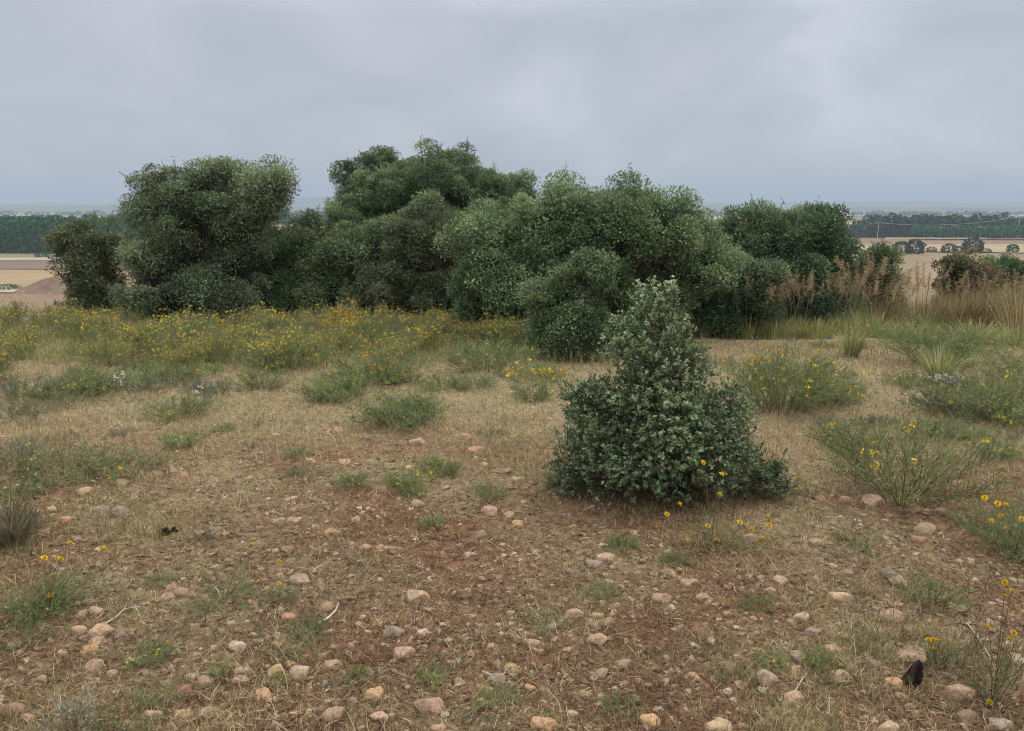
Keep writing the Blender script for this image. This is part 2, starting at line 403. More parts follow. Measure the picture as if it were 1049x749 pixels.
# distant hills
def ridge(name, Y, h0, amp, seed, mat, dip=0, thick=900):
    x = np.linspace(-11000, 11000, 260)
    prof = h0 + amp * (fbm(x / 2600 + seed, x * 0 + seed, seed, 4) - .45) * 2
    prof = np.maximum(prof, 4)
    mb = MB(); s = np.linspace(-1, 1, 13)
    X, Sg = np.meshgrid(x, s); Z = -32 + (prof + 32)[None] * np.exp(-(Sg * 2) ** 2)
    Yg = Y + Sg * thick + 500 * (vnoise(x / 1800, x * 0, seed + 3) - .5)[None]
    n = len(x); i = np.arange(len(s) - 1)[:, None] * n; j = np.arange(n - 1)[None]
    mb.add(np.stack([X, Yg, Z], -1).reshape(-1, 3), np.stack([i + j, i + j + 1, i + n + j + 1, i + n + j], -1).reshape(-1, 4), 0)
    return struct(mb.build(name, mat, smooth=True))


hm = solid_noise('hill_scrub', [(.35, (.05, .06, .04)), (.5, (.14, .13, .085)), (.6, (.07, .08, .05)), (.75, (.26, .22, .15))], .0016, detail=6, stretch=(1, 2.5, 1))
ridge('hills', 5200, 6, 16, 2, hm, thick=600)
ridge('hills', 8600, 70, 62, 5, hm, thick=1200)


# ------------------------------------------------------------------ far trees
def far_tree_mb(mb, pos, h, w, rg, n=150, shape='poplar', q=1.0):
    """leaf clumps through one crown's volume plus a trunk"""
    t = rg.random(n); 
    if shape == 'poplar':
        z = .07 + .93 * t; rr = w * .5 * np.sin(np.clip((z - .05) / .98, 0, 1) * math.pi) ** .6 * (.7 + .3 * rg.random(n)) * (1 - .25 * z)
    elif shape == 'umbrella':
        z = .38 + .62 * t; rr = w * .5 * np.sqrt(np.clip(1 - ((z - .6) / .42) ** 2, .02, 1)) * (.6 + .4 * rg.random(n))
    else:
        z = .02 + .98 * t; rr = w * .5 * np.sqrt(np.clip(1 - ((z - .42) / .6) ** 2, .02, 1)) * (.6 + .45 * rg.random(n))
    a = rg.random(n) * 2 * math.pi
    P = np.stack([pos[0] + rr * np.cos(a), pos[1] + rr * np.sin(a), pos[2] + z * h], -1)
    d = unit(np.stack([np.cos(a), np.sin(a), .5 + rg.normal(size=n) * .5], -1) + rg.normal(size=(n, 3)) * .4)
    inst(mb, LEAF4[0] * [2.0, 1, 1.5] - [0, .5, 0], LEAF4[1], frames(d, rg.normal(size=(n, 3))), q * rg.uniform(.7, 1.4, n), P, np.clip(rg.normal(.45, .22, n), 0, 1))


def far_bush(name, u, v, wpx, hpx, label, mat, cat='bush', group=None):
    p = G(u, v); s = np.linalg.norm(p - CAM) / F * cp
    h = hpx * s; w = wpx * s
    root = empty(name, p, label, cat, group); rg = np.random.default_rng(int(u * 7 + v))
    mb = MB(); far_tree_mb(mb, (0, 0, 0), h, w, rg, 420, 'round', max(.5, h * .14)); mb.build('crown', mat, root)
    t = MB(); tubes(t, np.array([[[0, 0, -.3], [0, 0, h * .5]]]), np.array([[w * .04, w * .02]]), [.3], 5); t.build('trunk', M['bark'], root)


fb = 'dark round bushes out on the dry field'
for u, v, w, h, lab in [(923, 260, 17, 11, 'left half of the darkest pair of round bushes far out on the dry field'),
                        (937, 260, 17, 13, 'taller right half of the pair of round bushes far out on the field'),
                        (954, 258.5, 9, 5, 'low brownish bush alone between the far pair and the far trio'),
                        (972, 259, 14, 8, 'leftmost dark bush of the far trio in the stubble field'),
                        (984, 259, 12, 6, 'low dark bush in the middle of the far trio'),
                        (996, 259, 17, 13, 'tallest round dark tree of the far trio in the stubble field'),
                        (1009, 259, 10, 4, 'low flat bush just right of the tallest far round tree'),
                        (1037, 259, 10, 7, 'small round dark bush alone in the far field at right edge')]:
    far_bush('bush', u, v, w, h, lab, M['rust_leaf'] if 'brownish' in lab else M['farwood'], group=fb)
far_bush('bush', 43, 264.5, 11, 5, 'small dark bush by the track before the left poplar plantation', M['farwood'])
far_bush('bush', 4, 297.5, 26, 5, 'low green hedge bush beside the pale track at far left', M['poplar'])
far_bush('bush', 885, 270, 14, 9, 'dark bush peeping over the reddish shrub right of the right oak', M['farwood'])


def wood(name, u0, u1, vb, hpx, rows, dx, dy, mat, label, shape, front_group=None, front_label=None, w=None, q=1.0, jit=.12, n=150, seed=1, front=True):
    """a plantation: front-row trees as single things, the rest one mass"""
    a = G(u0, vb); b = G(u1, vb); rg = np.random.default_rng(seed)
    s = np.linalg.norm(a - CAM) / F * cp; h = hpx * s; w = w or dx * 1.5
    nx = int(np.linalg.norm(b - a) / dx)
    back = MB(); tb = MB()
    protos = []
    for k in range(4):
        m_ = MB(); far_tree_mb(m_, (0, 0, 0), h, w, rg, n, shape, q); r_ = empty('poplar_tree', (0, -900 - k * 40, -30), front_label, 'tree', front_group)
        m_.build('crown', mat, r_); t_ = MB(); tubes(t_, np.array([[[0, 0, -.3], [0, 0, h * .45], [0, 0, h * .8]]]), np.array([[.32, .24, .1]]), [.9], 5); t_.build('trunk', M['pole' if shape == 'umbrella' else 'bark'], r_)
        protos.append(r_)
    cnt = 0
    for r in range(rows):
        for i in range(nx):
            p = a + (b - a) * ((i + .5 * (r % 2) + rg.normal() * jit) / nx); x = p[0] + rg.normal() * .6; y = p[1] + r * dy + rg.normal() * .8
            z = float(terrain(x, y)); k = rg.uniform(.88, 1.12) if shape != 'round' else rg.uniform(.6, 1.15)
            if r == 0 and front:
                o = protos[cnt] if cnt < 4 else copy_tree(protos[int(rg.integers(4))])
                o.location = (x, y, z); o.scale = (k, k, k); o.rotation_euler = (0, 0, rg.random() * 6); cnt += 1
            else:
                far_tree_mb(back, (x, y, z), h * k, w * k, rg, n if r < 3 else n // 2, shape, q)
    if not front:
        for r_ in protos:
            for c in list(r_.children): bpy.data.objects.remove(c)
            bpy.data.objects.remove(r_)
    if back.n:
        tag(back.build(name, mat), label, 'wood', None, 'stuff')


wood('poplar_plantation', -130, 175, 260.5, 27, 6, 4.4, 7, M['poplar'], 'dense green poplar plantation beyond the ploughed fields at far left', 'poplar',
     'poplars in the front row of the left plantation', 'green poplar in the front row of the left plantation beyond the fields', q=1.5, n=190, seed=3)
wood('poplar_plantation', 948, 1160, 246.5, 12, 4, 6.5, 9, M['poplar'], 'green plantation of pale stemmed trees at the far right behind its front row', 'umbrella',
     'pale stemmed trees edging the right plantation', 'pale stemmed tree edging the far right plantation', q=1.7, n=150, seed=4)
wood('distant_wood', 900, 1180, 243.5, 19.5, 5, 7.5, 14, M['farwood'], 'tall dark wood behind the right hand plantation', 'round', q=2.8, w=15, n=170, seed=5, front=False)
wood('distant_wood', 690, 905, 243.5, 13, 4, 9, 20, M['farwood'], 'mixed lower wood left of the tall dark right wood', 'round', q=2.8, w=14, n=150, seed=6, front=False)
wood('distant_wood', -140, 240, 233, 9, 3, 22, 40, M['farwood'], 'scattered dark tree clumps above the left poplar plantation', 'round', q=3.6, w=26, n=140, seed=7, jit=.9, front=False)
wood('distant_wood', 200, 720, 230, 9, 3, 16, 30, M['farwood'], 'far belt of dark trees glimpsed between the oaks', 'round', q=3.6, w=24, n=130, seed=8, front=False)
wood('distant_wood', -200, 1250, 221, 3, 2, 60, 160, M['farwood'], 'faint blue belt of trees near the skyline', 'round', q=9, w=70, n=40, seed=9, jit=2.5, front=False)


def utility_pole(u, v, hpx, label):
    p = G(u, v); s = np.linalg.norm(p - CAM) / F * cp; h = hpx * s
    r = empty('utility_pole', p, label, 'pole', 'poles of the far power line')
    a = MB(); tubes(a, np.array([[[0, 0, -.5], [0, 0, h]]]), np.array([[.32, .2]]), [.6], 8); a.build('post', M['pole'], r)
    c = MB(); tubes(c, np.array([[[-1.5, 0, h * .96], [1.5, 0, h * .96]]]), np.array([[.12, .12]]), [.5], 4); c.build('crossarm', M['pole'], r)
    return p + [0, 0, h * .96], r


pa, ra = utility_pole(898.5, 246.5, 17, 'slim grey utility pole by the wood edge, left of the far plantation')
pb, rb = utility_pole(1042, 244, 19, 'slim pale utility pole at the right edge before the dark wood')
wmb = MB()
for off in (-1.3, 1.3):
    t = np.linspace(0, 1, 24)[:, None]; Pw = pa * (1 - t) + pb * t; Pw[:, 2] -= 5 * 4 * t[:, 0] * (1 - t[:, 0]); Pw[:, 0] += off
    tubes(wmb, Pw[None], np.full((1, 24), .05), [.9], 4)
tag(wmb.build('power_cable', M['pole']), 'pale sagging power cables strung between the two far utility poles', 'cable')
# a few specks of a distant village
vm = solid_noise('whitewash', [(.3, (.6, .57, .52)), (.7, (.75, .72, .66))], .2); rm = solid_noise('roof_tile', [(.3, (.25, .14, .1)), (.7, (.33, .2, .15))], .3)
for u, v, w_, lab in [(31, 222.5, 4, 'tiny pale house far off beyond the left poplar plantation'), (331, 221, 2.2, 'tiny white house on the plain between the two tallest oaks'),
                      (873, 216, 3, 'tiny pale building near the skyline right of the right oak'), (915, 217.5, 3, 'tiny whitish building above the left end of the dark wood'),
                      (893, 217, 2.4, 'smaller of the tiny pale buildings over the mixed wood')]:
    p = G(u, v); s = np.linalg.norm(p - CAM) / F; w2 = w_ * s / 2; h = 2.0 * s; r = empty('house', p, lab, 'house', 'far white houses')
    m_ = MB(); q = [[-w2, -w2 * .6, -1], [w2, -w2 * .6, -1], [w2, w2 * .6, -1], [-w2, w2 * .6, -1]]; q = np.array(q + [[a, b, h] for a, b, c in q])
    m_.add(q, [[0, 1, 5, 4], [1, 2, 6, 5], [2, 3, 7, 6], [3, 0, 4, 7]], .5); m_.build('wall', vm, r)
    m_ = MB(); g = 1.04; ro = np.array([[-w2 * g, -w2 * .65, h], [w2 * g, -w2 * .65, h], [w2 * g, w2 * .65, h], [-w2 * g, w2 * .65, h], [-w2 * g, 0, h * 1.4], [w2 * g, 0, h * 1.4]])
    m_.add(ro, [[0, 1, 5, 4], [2, 3, 4, 5]], .5); m_.more([[3, 0, 4], [1, 2, 5]], 0); m_.build('roof', rm, r)


# ------------------------------------------------------------------ oaks
def bezier_tube(P0, P1, up, k=6):
    t = np.linspace(0, 1, k)[:, None]; mid = (P0 + P1) / 2 + up
    return (1 - t) ** 2 * P0 + 2 * t * (1 - t) * mid + t ** 2 * P1


def oak(name, Y, blobs, mat, label, group=None, leaf=.043, dens=1.0, clump=.24, seed=1, fill=.35, open_=0.0, spiky=.4, cat='tree', light=.0, gap=.36):
    global rng
    old = rng; rng = np.random.default_rng(seed)
    bl = []
    for b in blobs:
        u, v, ru, rv = b[:4]; Yb = Y + (b[4] if len(b) > 4 else 0); s = S(u, v, Yb)
        bl.append((W(u, v, Yb), np.array([ru * s, ru * s * (.85 if len(b) < 6 else b[5]), rv * s])))
    C = np.array([b[0] for b in bl]); R = np.array([b[1] for b in bl]); R = np.maximum(R - clump * .3, R * .5)
    lc, lr = [C], [R * .80]
    for c_, r_ in zip(C, R):         # uneven lobes round each mass of foliage
        m_ = int(np.clip(6 + r_.mean() * 12, 6, 18)); d_ = unit(rng.normal(size=(m_, 3)) + [0, -.25, .2])
        k_ = rng.uniform(.14, .42, m_)[:, None] * r_.mean(); lc.append(c_ + d_ * np.maximum(r_ - k_ * rng.uniform(-.35, .6, (m_, 1)), .2 * r_)); lr.append(np.repeat(k_, 3, 1) * [1.05, 1, .85])
    nmain = len(bl); C = np.concatenate(lc); R = np.concatenate(lr); bl = list(zip(C, R))
    bx, by = np.average(C[:, 0], weights=R[:, 0]), Y
    bz = float(terrain(bx, by)); base = np.array([bx, by, bz])
    root = empty(name, base, label, cat, group)
    # clumps on the blob surfaces
    area = 4 * math.pi * (R[:, 0] * R[:, 1] * R[:, 2]) ** (2 / 3)
    cc = []; oo = []; kb = []
    for i in range(len(bl)):
        n = int(area[i] / (clump * clump * .95) * dens) + 4
        d = rdir(n); rad = rng.uniform(.62, 1.05, n) + .22 * (vnoise(d[:, 0] * 3 + i, d[:, 2] * 3 + d[:, 1] * 2, seed) - .5) * 2
        P = C[i] + d * R[i] * rad[:, None]
        ok = P[:, 2] > terrain(P[:, 0], P[:, 1]) + .08
        for j in range(len(bl)):
            if j != i: ok &= np.linalg.norm((P - C[j]) / R[j], axis=1) > .78
        hole = vnoise(P[:, 0] * 2.6 + P[:, 1] * 1.9 + seed, P[:, 2] * 2.9 - P[:, 1] * 1.3, seed + 5); ok &= (hole > gap) | (rng.random(n) < .12)
        if open_: ok &= rng.random(n) > open_ * (np.abs(d[:, 1]) < 2)
        cc.append(P[ok]); oo.append(unit(d[ok] / R[i])); kb.append(np.full(ok.sum(), i))
    cc = np.concatenate(cc); oo = np.concatenate(oo); kb = np.concatenate(kb); nc = len(cc)
    mb = MB()
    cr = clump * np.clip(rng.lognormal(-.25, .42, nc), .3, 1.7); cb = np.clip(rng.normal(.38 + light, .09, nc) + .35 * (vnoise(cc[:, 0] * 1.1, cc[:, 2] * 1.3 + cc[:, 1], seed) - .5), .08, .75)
    per = np.maximum(12, (190 * (cr / .21) ** 2 * (.05 / leaf) ** 2)).astype(int)
    idx = np.repeat(np.arange(nc), per); n = len(idx)
    d = unit(rng.normal(size=(n, 3)) + oo[idx] * .5 + [0, 0, .55])
    rad = cr[idx] * rng.uniform(.35, 1.05, n) ** .7
    # little shoots: leaves gathered on a few directions of the clump
    T = cc[idx] + d * rad[:, None] * np.array([1.05, 1.05, .85])
    ld = unit(d * .9 + rng.normal(size=(n, 3)) * .65 + [0, 0, .25]); nn = unit(rng.normal(size=(n, 3)) * .38 + d * .55 + [0, 0, .7])
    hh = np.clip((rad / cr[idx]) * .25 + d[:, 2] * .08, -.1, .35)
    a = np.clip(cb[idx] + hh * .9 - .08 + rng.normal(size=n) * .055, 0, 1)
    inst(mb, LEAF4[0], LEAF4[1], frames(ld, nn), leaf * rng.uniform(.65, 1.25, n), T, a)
    # upright shoots on the outline
    ns = int(nc * spiky); k = rng.choice(nc, min(ns, nc), replace=False); k = k[oo[k, 2] > -.1]
    if len(k):
        L = rng.uniform(.06, .25, len(k)) * clump / .21; dd = unit(oo[k] * .7 + [0, 0, .8] + rng.normal(size=(len(k), 3)) * .3)
        st = cc[k] + oo[k] * cr[k, None] * .7; m_ = 20
        shoot = (st, dd, L); t = rng.random((len(k), m_)) ** 1.25; P = st[:, None] + dd[:, None] * (t * L[:, None])[..., None] + rng.normal(size=(len(k), m_, 3)) * .018
        P = P.reshape(-1, 3); ld = unit(np.repeat(dd, m_, 0) * .7 + rng.normal(size=P.shape) * .7)
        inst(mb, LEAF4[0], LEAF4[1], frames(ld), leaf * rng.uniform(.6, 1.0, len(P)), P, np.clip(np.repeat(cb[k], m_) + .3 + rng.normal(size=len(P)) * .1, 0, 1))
    # inner foliage, coloured darker to stand for the shade within the crown
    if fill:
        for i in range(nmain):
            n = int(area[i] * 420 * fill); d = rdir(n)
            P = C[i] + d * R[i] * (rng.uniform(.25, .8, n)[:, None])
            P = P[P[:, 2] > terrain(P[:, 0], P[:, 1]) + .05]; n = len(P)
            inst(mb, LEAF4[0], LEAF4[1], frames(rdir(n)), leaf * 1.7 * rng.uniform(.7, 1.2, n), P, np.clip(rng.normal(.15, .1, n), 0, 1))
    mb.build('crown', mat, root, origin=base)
    # trunk and limbs
    tb = MB(); kk = 7
    if len(k): tubes(tb, np.stack([shoot[0] - shoot[1] * .1, shoot[0] + shoot[1] * L[:, None]], 1), np.tile([.005, .0018], (len(k), 1)), np.full(len(k), .5), 3)
    nst = 3 if nmain > 4 else 2
    for s_ in range(nst):
        ang = rng.random() * 6.28; b0 = base + [.22 * math.cos(ang), .15 * math.sin(ang), -.1]
        mine = [i for i in range(len(bl)) if i % nst == s_]
        for i in mine:
            top = C[i] + [0, 0, R[i][2] * (.1 if i < nmain else -.3)]
            pl = bezier_tube(b0, top, np.array([rng.normal() * .12, rng.normal() * .12, .15]), kk); th = (.05 if i < nmain else .022) + .02 * rng.random()
            tubes(tb, pl[None], np.linspace(th, .007, kk)[None], [.4], 7)
            sel = np.where(kb == i)[0]; sel = rng.choice(sel, min(len(sel), (14 if not open_ else 30) if i >= nmain else (26 if not open_ else 60)), replace=False) if len(sel) else sel
            for c in sel:
                t0 = rng.uniform(.45, 1); q0 = pl[min(kk - 1, int(t0 * (kk - 1)))]
                br = bezier_tube(q0, cc[c], rng.normal(size=3) * .05 + [0, 0, -.05], 5)
                tubes(tb, br[None], np.linspace(.016, .005, 5)[None], [.4 + .3 * rng.random()], 4)
    tb.build('trunk', M['bark'], root, smooth=True, origin=base)
    rng = old
    return root


grp = 'oaks of the thicket on the hill brow'
oak('oak_shrub', 14.2, [(92, 275, 32, 44), (86, 252, 22, 26), (104, 248, 20, 22), (98, 305, 36, 22), (118, 285, 20, 30)], M['brown_leaf'],
    'loose brownish bush at the left end of the oak thicket', None, dens=.95, clump=.17, seed=21, fill=.25, spiky=.8, cat='bush')
oak('oak_tree', 13.6, [(182, 197, 42, 26), (233, 188, 26, 20), (274, 191, 18, 22), (187, 232, 46, 32), (158, 250, 26, 40), (240, 236, 36, 32), (247, 268, 30, 24), (175, 304, 54, 20), (225, 300, 44, 24), (152, 292, 18, 28), (262, 215, 18, 26), (185, 275, 48, 30)], M['oak_grey'],
    'tall grey-green oak on the left with rounded twin-topped crown', grp, dens=.85, seed=22, fill=.3, open_=.08, light=.05)
oak('oak_shrub', 14.8, [(275, 272, 42, 44), (322, 266, 40, 42), (300, 303, 58, 24), (252, 262, 25, 28), (345, 260, 25, 34)], M['oak_green'],
    'low dark oak bush between the left oak and the tallest tree', grp, dens=.95, seed=23, fill=.35, cat='bush')
oak('oak_tree', 16.2, [(426, 192, 56, 38), (370, 196, 22, 40), (398, 180, 26, 22), (483, 192, 32, 26), (527, 202, 24, 20), (420, 228, 70, 36), (480, 238, 60, 42), (390, 215, 36, 30), (510, 224, 36, 24)], M['oak_fresh'],
    'tallest tree of the thicket, mid-green domed crown rising behind the broad dark oak', grp, dens=1.0, clump=.19, leaf=.04, seed=24, fill=.10, gap=.30, light=.03, spiky=.35, open_=.08)
oak('oak_tree', 14.4, [(380, 268, 42, 48), (438, 262, 46, 52), (400, 305, 62, 24), (350, 288, 34, 38), (465, 288, 36, 42)], M['oak_green'],
    'broad dark bush-like oak in front of the tallest tree', grp, dens=.95, seed=25, fill=.35)
oak('oak_shrub', 13.6, [(418, 250, 26, 24), (446, 246, 28, 26), (432, 285, 38, 34), (400, 300, 34, 30)], M['brown_leaf'], 'brownish-leaved young oak mixed into the thicket below the tallest tree', grp, dens=.95, clump=.18, seed=35, fill=.3, cat='bush')
oak('oak_tree', 10.8, [(638, 230, 56, 30), (578, 234, 44, 30), (508, 266, 42, 44), (664, 252, 44, 48), (590, 270, 60, 46), (540, 300, 48, 44), (610, 308, 80, 40, .7), (715, 272, 34, 38), (696, 248, 26, 28), (535, 235, 34, 26), (695, 296, 34, 30, .8), (500, 315, 34, 30)], M['oak_olive'],
    'widest rounded oak, yellowish green on top, right of the tallest tree', grp, dens=1.0, clump=.2, leaf=.038, seed=26, fill=.35, spiky=.6, light=.06)
oak('oak_shrub', 8.8, [(585, 318, 36, 40), (572, 345, 40, 24), (598, 284, 24, 24), (606, 345, 26, 24)], M['oak_green'],
    'small round oak bush at the foot of the widest oak', grp, dens=1.1, clump=.14, leaf=.033, seed=27, fill=.4, cat='bush', light=.04)
oak('oak_tree', 13.2, [(800, 260, 56, 36), (770, 264, 34, 34), (838, 260, 32, 34), (802, 290, 60, 28), (800, 316, 58, 18), (790, 240, 34, 20), (828, 236, 30, 18)], M['oak_deep'],
    'separate dark green oak standing right of the widest oak', grp, dens=1.0, seed=28, fill=.35, spiky=.9)
oak('oak_shrub', 11.6, [(745, 303, 28, 18), (775, 290, 28, 22), (730, 295, 16, 22), (735, 325, 24, 18), (765, 322, 34, 20)], M['oak_deep'], 'low dark bush under the gap between the widest and the right oak', grp, dens=.9, clump=.15, seed=29, fill=.35, cat='bush')
oak('reddish_shrub', 13.2, [(880, 285, 24, 26), (868, 298, 18, 18), (895, 292, 18, 20), (880, 318, 28, 18)], M['rust_leaf'], 'reddish-brown half-dry bush just right of the right oak', None, dens=.9, clump=.16, seed=30, fill=.25, spiky=.6, cat='bush')
oak('oak_shrub', 13.8, [(906, 278, 14, 20), (905, 300, 14, 16), (905, 320, 14, 16)], M['oak_green'], 'narrow green oak shoot at the right of the reddish bush', None, dens=.8, clump=.15, seed=31, fill=.3, cat='bush')
oak('reddish_shrub', 14.5, [(972, 278, 16, 16), (990, 282, 20, 22), (1004, 296, 14, 16), (978, 305, 18, 18)], M['rust_leaf'], 'larger reddish-brown bush behind golden grass at the far right', None, dens=.7, clump=.13, seed=32, fill=.25, spiky=.8, cat='bush')
for k, (u, v, r, lab) in enumerate([(1012, 283, 13, 'leftmost of the green bushes behind the reddish bush at right edge'), (1031, 282, 14, 'middle green bush behind the reddish bush at right edge'), (1052, 283, 16, 'green bush cut by the right edge at brow height')]):
    oak('oak_shrub', 17.5, [(u, v, r, 14), (u + 3, v + 14, r + 4, 12), (u + 3, v + 36, r + 6, 18)], M['oak_deep'], lab, 'green bushes on the right brow', dens=.9, clump=.16, seed=33 + k * 3, fill=.35, cat='bush', spiky=.7)


# ------------------------------------------------------------------ the oak sapling in front
def sapling():
    global rng
    old = rng; rng = np.random.default_rng(77)
    base = G(690, 508); Y = base[1]
    root = empty('oak_sapling', base, 'young oak bush with spire top standing alone in the stony foreground', 'bush')
    px = [(664, 310, 20, 26, 0), (688, 306, 9, 22, 0), (655, 345, 38, 32, 0), (685, 350, 26, 34, .05), (668, 368, 45, 20, 0),
          (620, 420, 48, 32, 0), (610, 462, 44, 40, .05), (670, 425, 60, 40, -.1), (730, 430, 44, 30, 0), (720, 465, 58, 42, -.1), (655, 475, 60, 38, -.15),
          (762, 482, 36, 30, .05), (600, 405, 32, 18, .1), (745, 415, 28, 26, .15), (700, 392, 40, 26, .05), (678, 384, 40, 22, 0), (650, 400, 60, 20, -.08), (712, 372, 18, 22, .05), (792, 492, 24, 16, 0), (800, 478, 12, 14, .1), (580, 490, 24, 20, 0), (700, 440, 60, 40, .25), (640, 440, 60, 40, .3)]
    C = []; R = []
    for u, v, ru, rv, dy in px:
        s = S(u, v, Y + dy); C.append(W(u, v, Y + dy)); R.append([ru * s, ru * s * .9, rv * s])
    C = np.array(C); R = np.array(R) * .96
    # main stems
    stems = []
    tb = MB()
    for (u, v, dy) in [(668, 292, 0), (688, 290, .02), (640, 345, .05), (700, 350, 0), (590, 400, 0), (580, 455, .05), (610, 480, -.15), (660, 400, -.2), (740, 400, 0), (775, 440, .05), (780, 490, 0), (720, 470, -.25), (650, 480, -.28), (690, 400, .2), (640, 410, .3), (750, 430, .3)]:
        b0 = base + [rng.normal() * .05, rng.normal() * .04, -.03]
        pl = bezier_tube(b0, W(u, v, Y + dy), np.array([rng.normal() * .04, rng.normal() * .04, .06]), 14)
        pl[1:-1] += rng.normal(size=(12, 3)) * .008
        tubes(tb, pl[None], np.linspace(.011, .0022, 14)[None], [.45], 6); stems.append(pl)
    SP = np.concatenate([s[3:] for s in stems])
    vol = (R[:, 0] * R[:, 1] * R[:, 2]) ** .75; pr = vol / vol.sum()
    ns = 7600
    bi = rng.choice(len(C), ns, p=pr); d = rdir(ns)
    rad = rng.uniform(.3, 1.0, ns) ** .6 * (.86 + .4 * vnoise(d[:, 0] * 4 + bi * 3.1, d[:, 2] * 4 + d[:, 1], 4))
    E = C[bi] + d * R[bi] * rad[:, None]
    E = E[E[:, 2] > terrain(E[:, 0], E[:, 1]) + .03]
    # gaps: thin out by 3D-ish noise so that clumps and holes appear
    nzv = vnoise(E[:, 0] * 9 + E[:, 1] * 4, E[:, 2] * 9 - E[:, 1] * 5, 12)
    nz2 = vnoise(E[:, 0] * 22 + 3, E[:, 2] * 22 + E[:, 1] * 9, 14)
    E = E[(nzv > .26) & (nz2 > .22)]; ns = len(E)
    # side branches off the stems, then short twigs off the side branches
    nb_ = 420; B = E[rng.choice(ns, nb_, replace=False)]
    D2 = ((B[:, None] - SP[None]) ** 2).sum(-1) + 10 * np.maximum(0, SP[None, :, 2] - B[:, None, 2] + .03) ** 2
    near = np.argsort(D2, 1)[:, :6]; QB = SP[near[np.arange(nb_), rng.integers(0, 6, nb_)]]
    tq = np.linspace(0, 1, 6)[None, :, None]; BP = QB[:, None] * (1 - tq) + B[:, None] * tq
    BP[:, 1:-1] += rng.normal(size=(nb_, 4, 3)) * .006; BP[..., 2] -= .02 * np.sin(tq[..., 0] * 3.14)
    tubes(tb, BP, np.tile(np.linspace(.0032, .0012, 6), (nb_, 1)), rng.uniform(.2, .7, nb_), 3)
    KP = BP[:, 2:].reshape(-1, 3)
    Q = np.concatenate([KP[((e[:, None] - KP[None]) ** 2).sum(-1).argmin(1)] for e in np.array_split(E, 12)])
    dirn = unit(unit(E - Q) * .55 + unit(E - base - [0, 0, .3]) * .4 + [0, 0, .35] + rng.normal(size=(ns, 3)) * .25)
    tw = .062 * rng.uniform(.6, 1.3, ns)
    T1 = E + dirn * tw[:, None] * .4; T0 = E - dirn * tw[:, None] * .6
    dr = np.linalg.norm(Q - T0, axis=1) < .12; k_ = int(dr.sum())
    tubes(tb, np.stack([Q, (Q * .4 + T0 * .6) - [0, 0, .004], T0, T1], 1)[dr], np.tile([.0014, .0012, .001, .0007], (k_, 1)), rng.uniform(.3, .9, k_), 3)
    tubes(tb, np.stack([T0, T1], 1)[~dr], np.tile([.0011, .0007], (ns - k_, 1)), rng.uniform(.3, .9, ns - k_), 3)
    tb.build('stem', M['bark'], root, origin=base)
    m_ = 12; t = rng.random((ns, m_)) ** .8
    P = T0[:, None] + (T1 - T0)[:, None] * t[..., None]
    side = unit(np.cross(dirn, rdir(ns)))
    ph = rng.random((ns, m_)) * 6.28; s2 = np.cross(dirn, side)
    rd = np.cos(ph)[..., None] * side[:, None] + np.sin(ph)[..., None] * s2[:, None]
    ld = unit(rd * .9 + dirn[:, None] * rng.uniform(.3, .9, (ns, m_, 1)) + [0, 0, .1]).reshape(-1, 3)
    nn = unit(np.repeat(dirn, m_, 0) + [0, 0, .55] + rng.normal(size=(ns * m_, 3)) * .3)
    P = P.reshape(-1, 3)
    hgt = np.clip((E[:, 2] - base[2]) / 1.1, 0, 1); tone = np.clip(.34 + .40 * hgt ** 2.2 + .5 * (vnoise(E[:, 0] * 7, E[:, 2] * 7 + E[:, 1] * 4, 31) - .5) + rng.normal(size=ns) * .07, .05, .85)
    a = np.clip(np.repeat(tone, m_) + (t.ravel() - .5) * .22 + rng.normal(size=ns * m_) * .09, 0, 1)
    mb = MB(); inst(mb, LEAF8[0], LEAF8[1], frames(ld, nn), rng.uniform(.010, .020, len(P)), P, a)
    n_ = 9000; bi = rng.choice(len(C), n_, p=pr); Pi = C[bi] + rdir(n_) * R[bi] * (rng.random((n_, 1)) ** .5 * .72); Pi = Pi[Pi[:, 2] > terrain(Pi[:, 0], Pi[:, 1]) + .04]  # inner leaves, toned darker below as painted shade inside the bush
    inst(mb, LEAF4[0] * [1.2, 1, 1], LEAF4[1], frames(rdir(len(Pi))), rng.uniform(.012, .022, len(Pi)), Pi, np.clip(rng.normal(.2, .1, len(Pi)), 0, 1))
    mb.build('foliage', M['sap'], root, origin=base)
    rng = old


sapling()


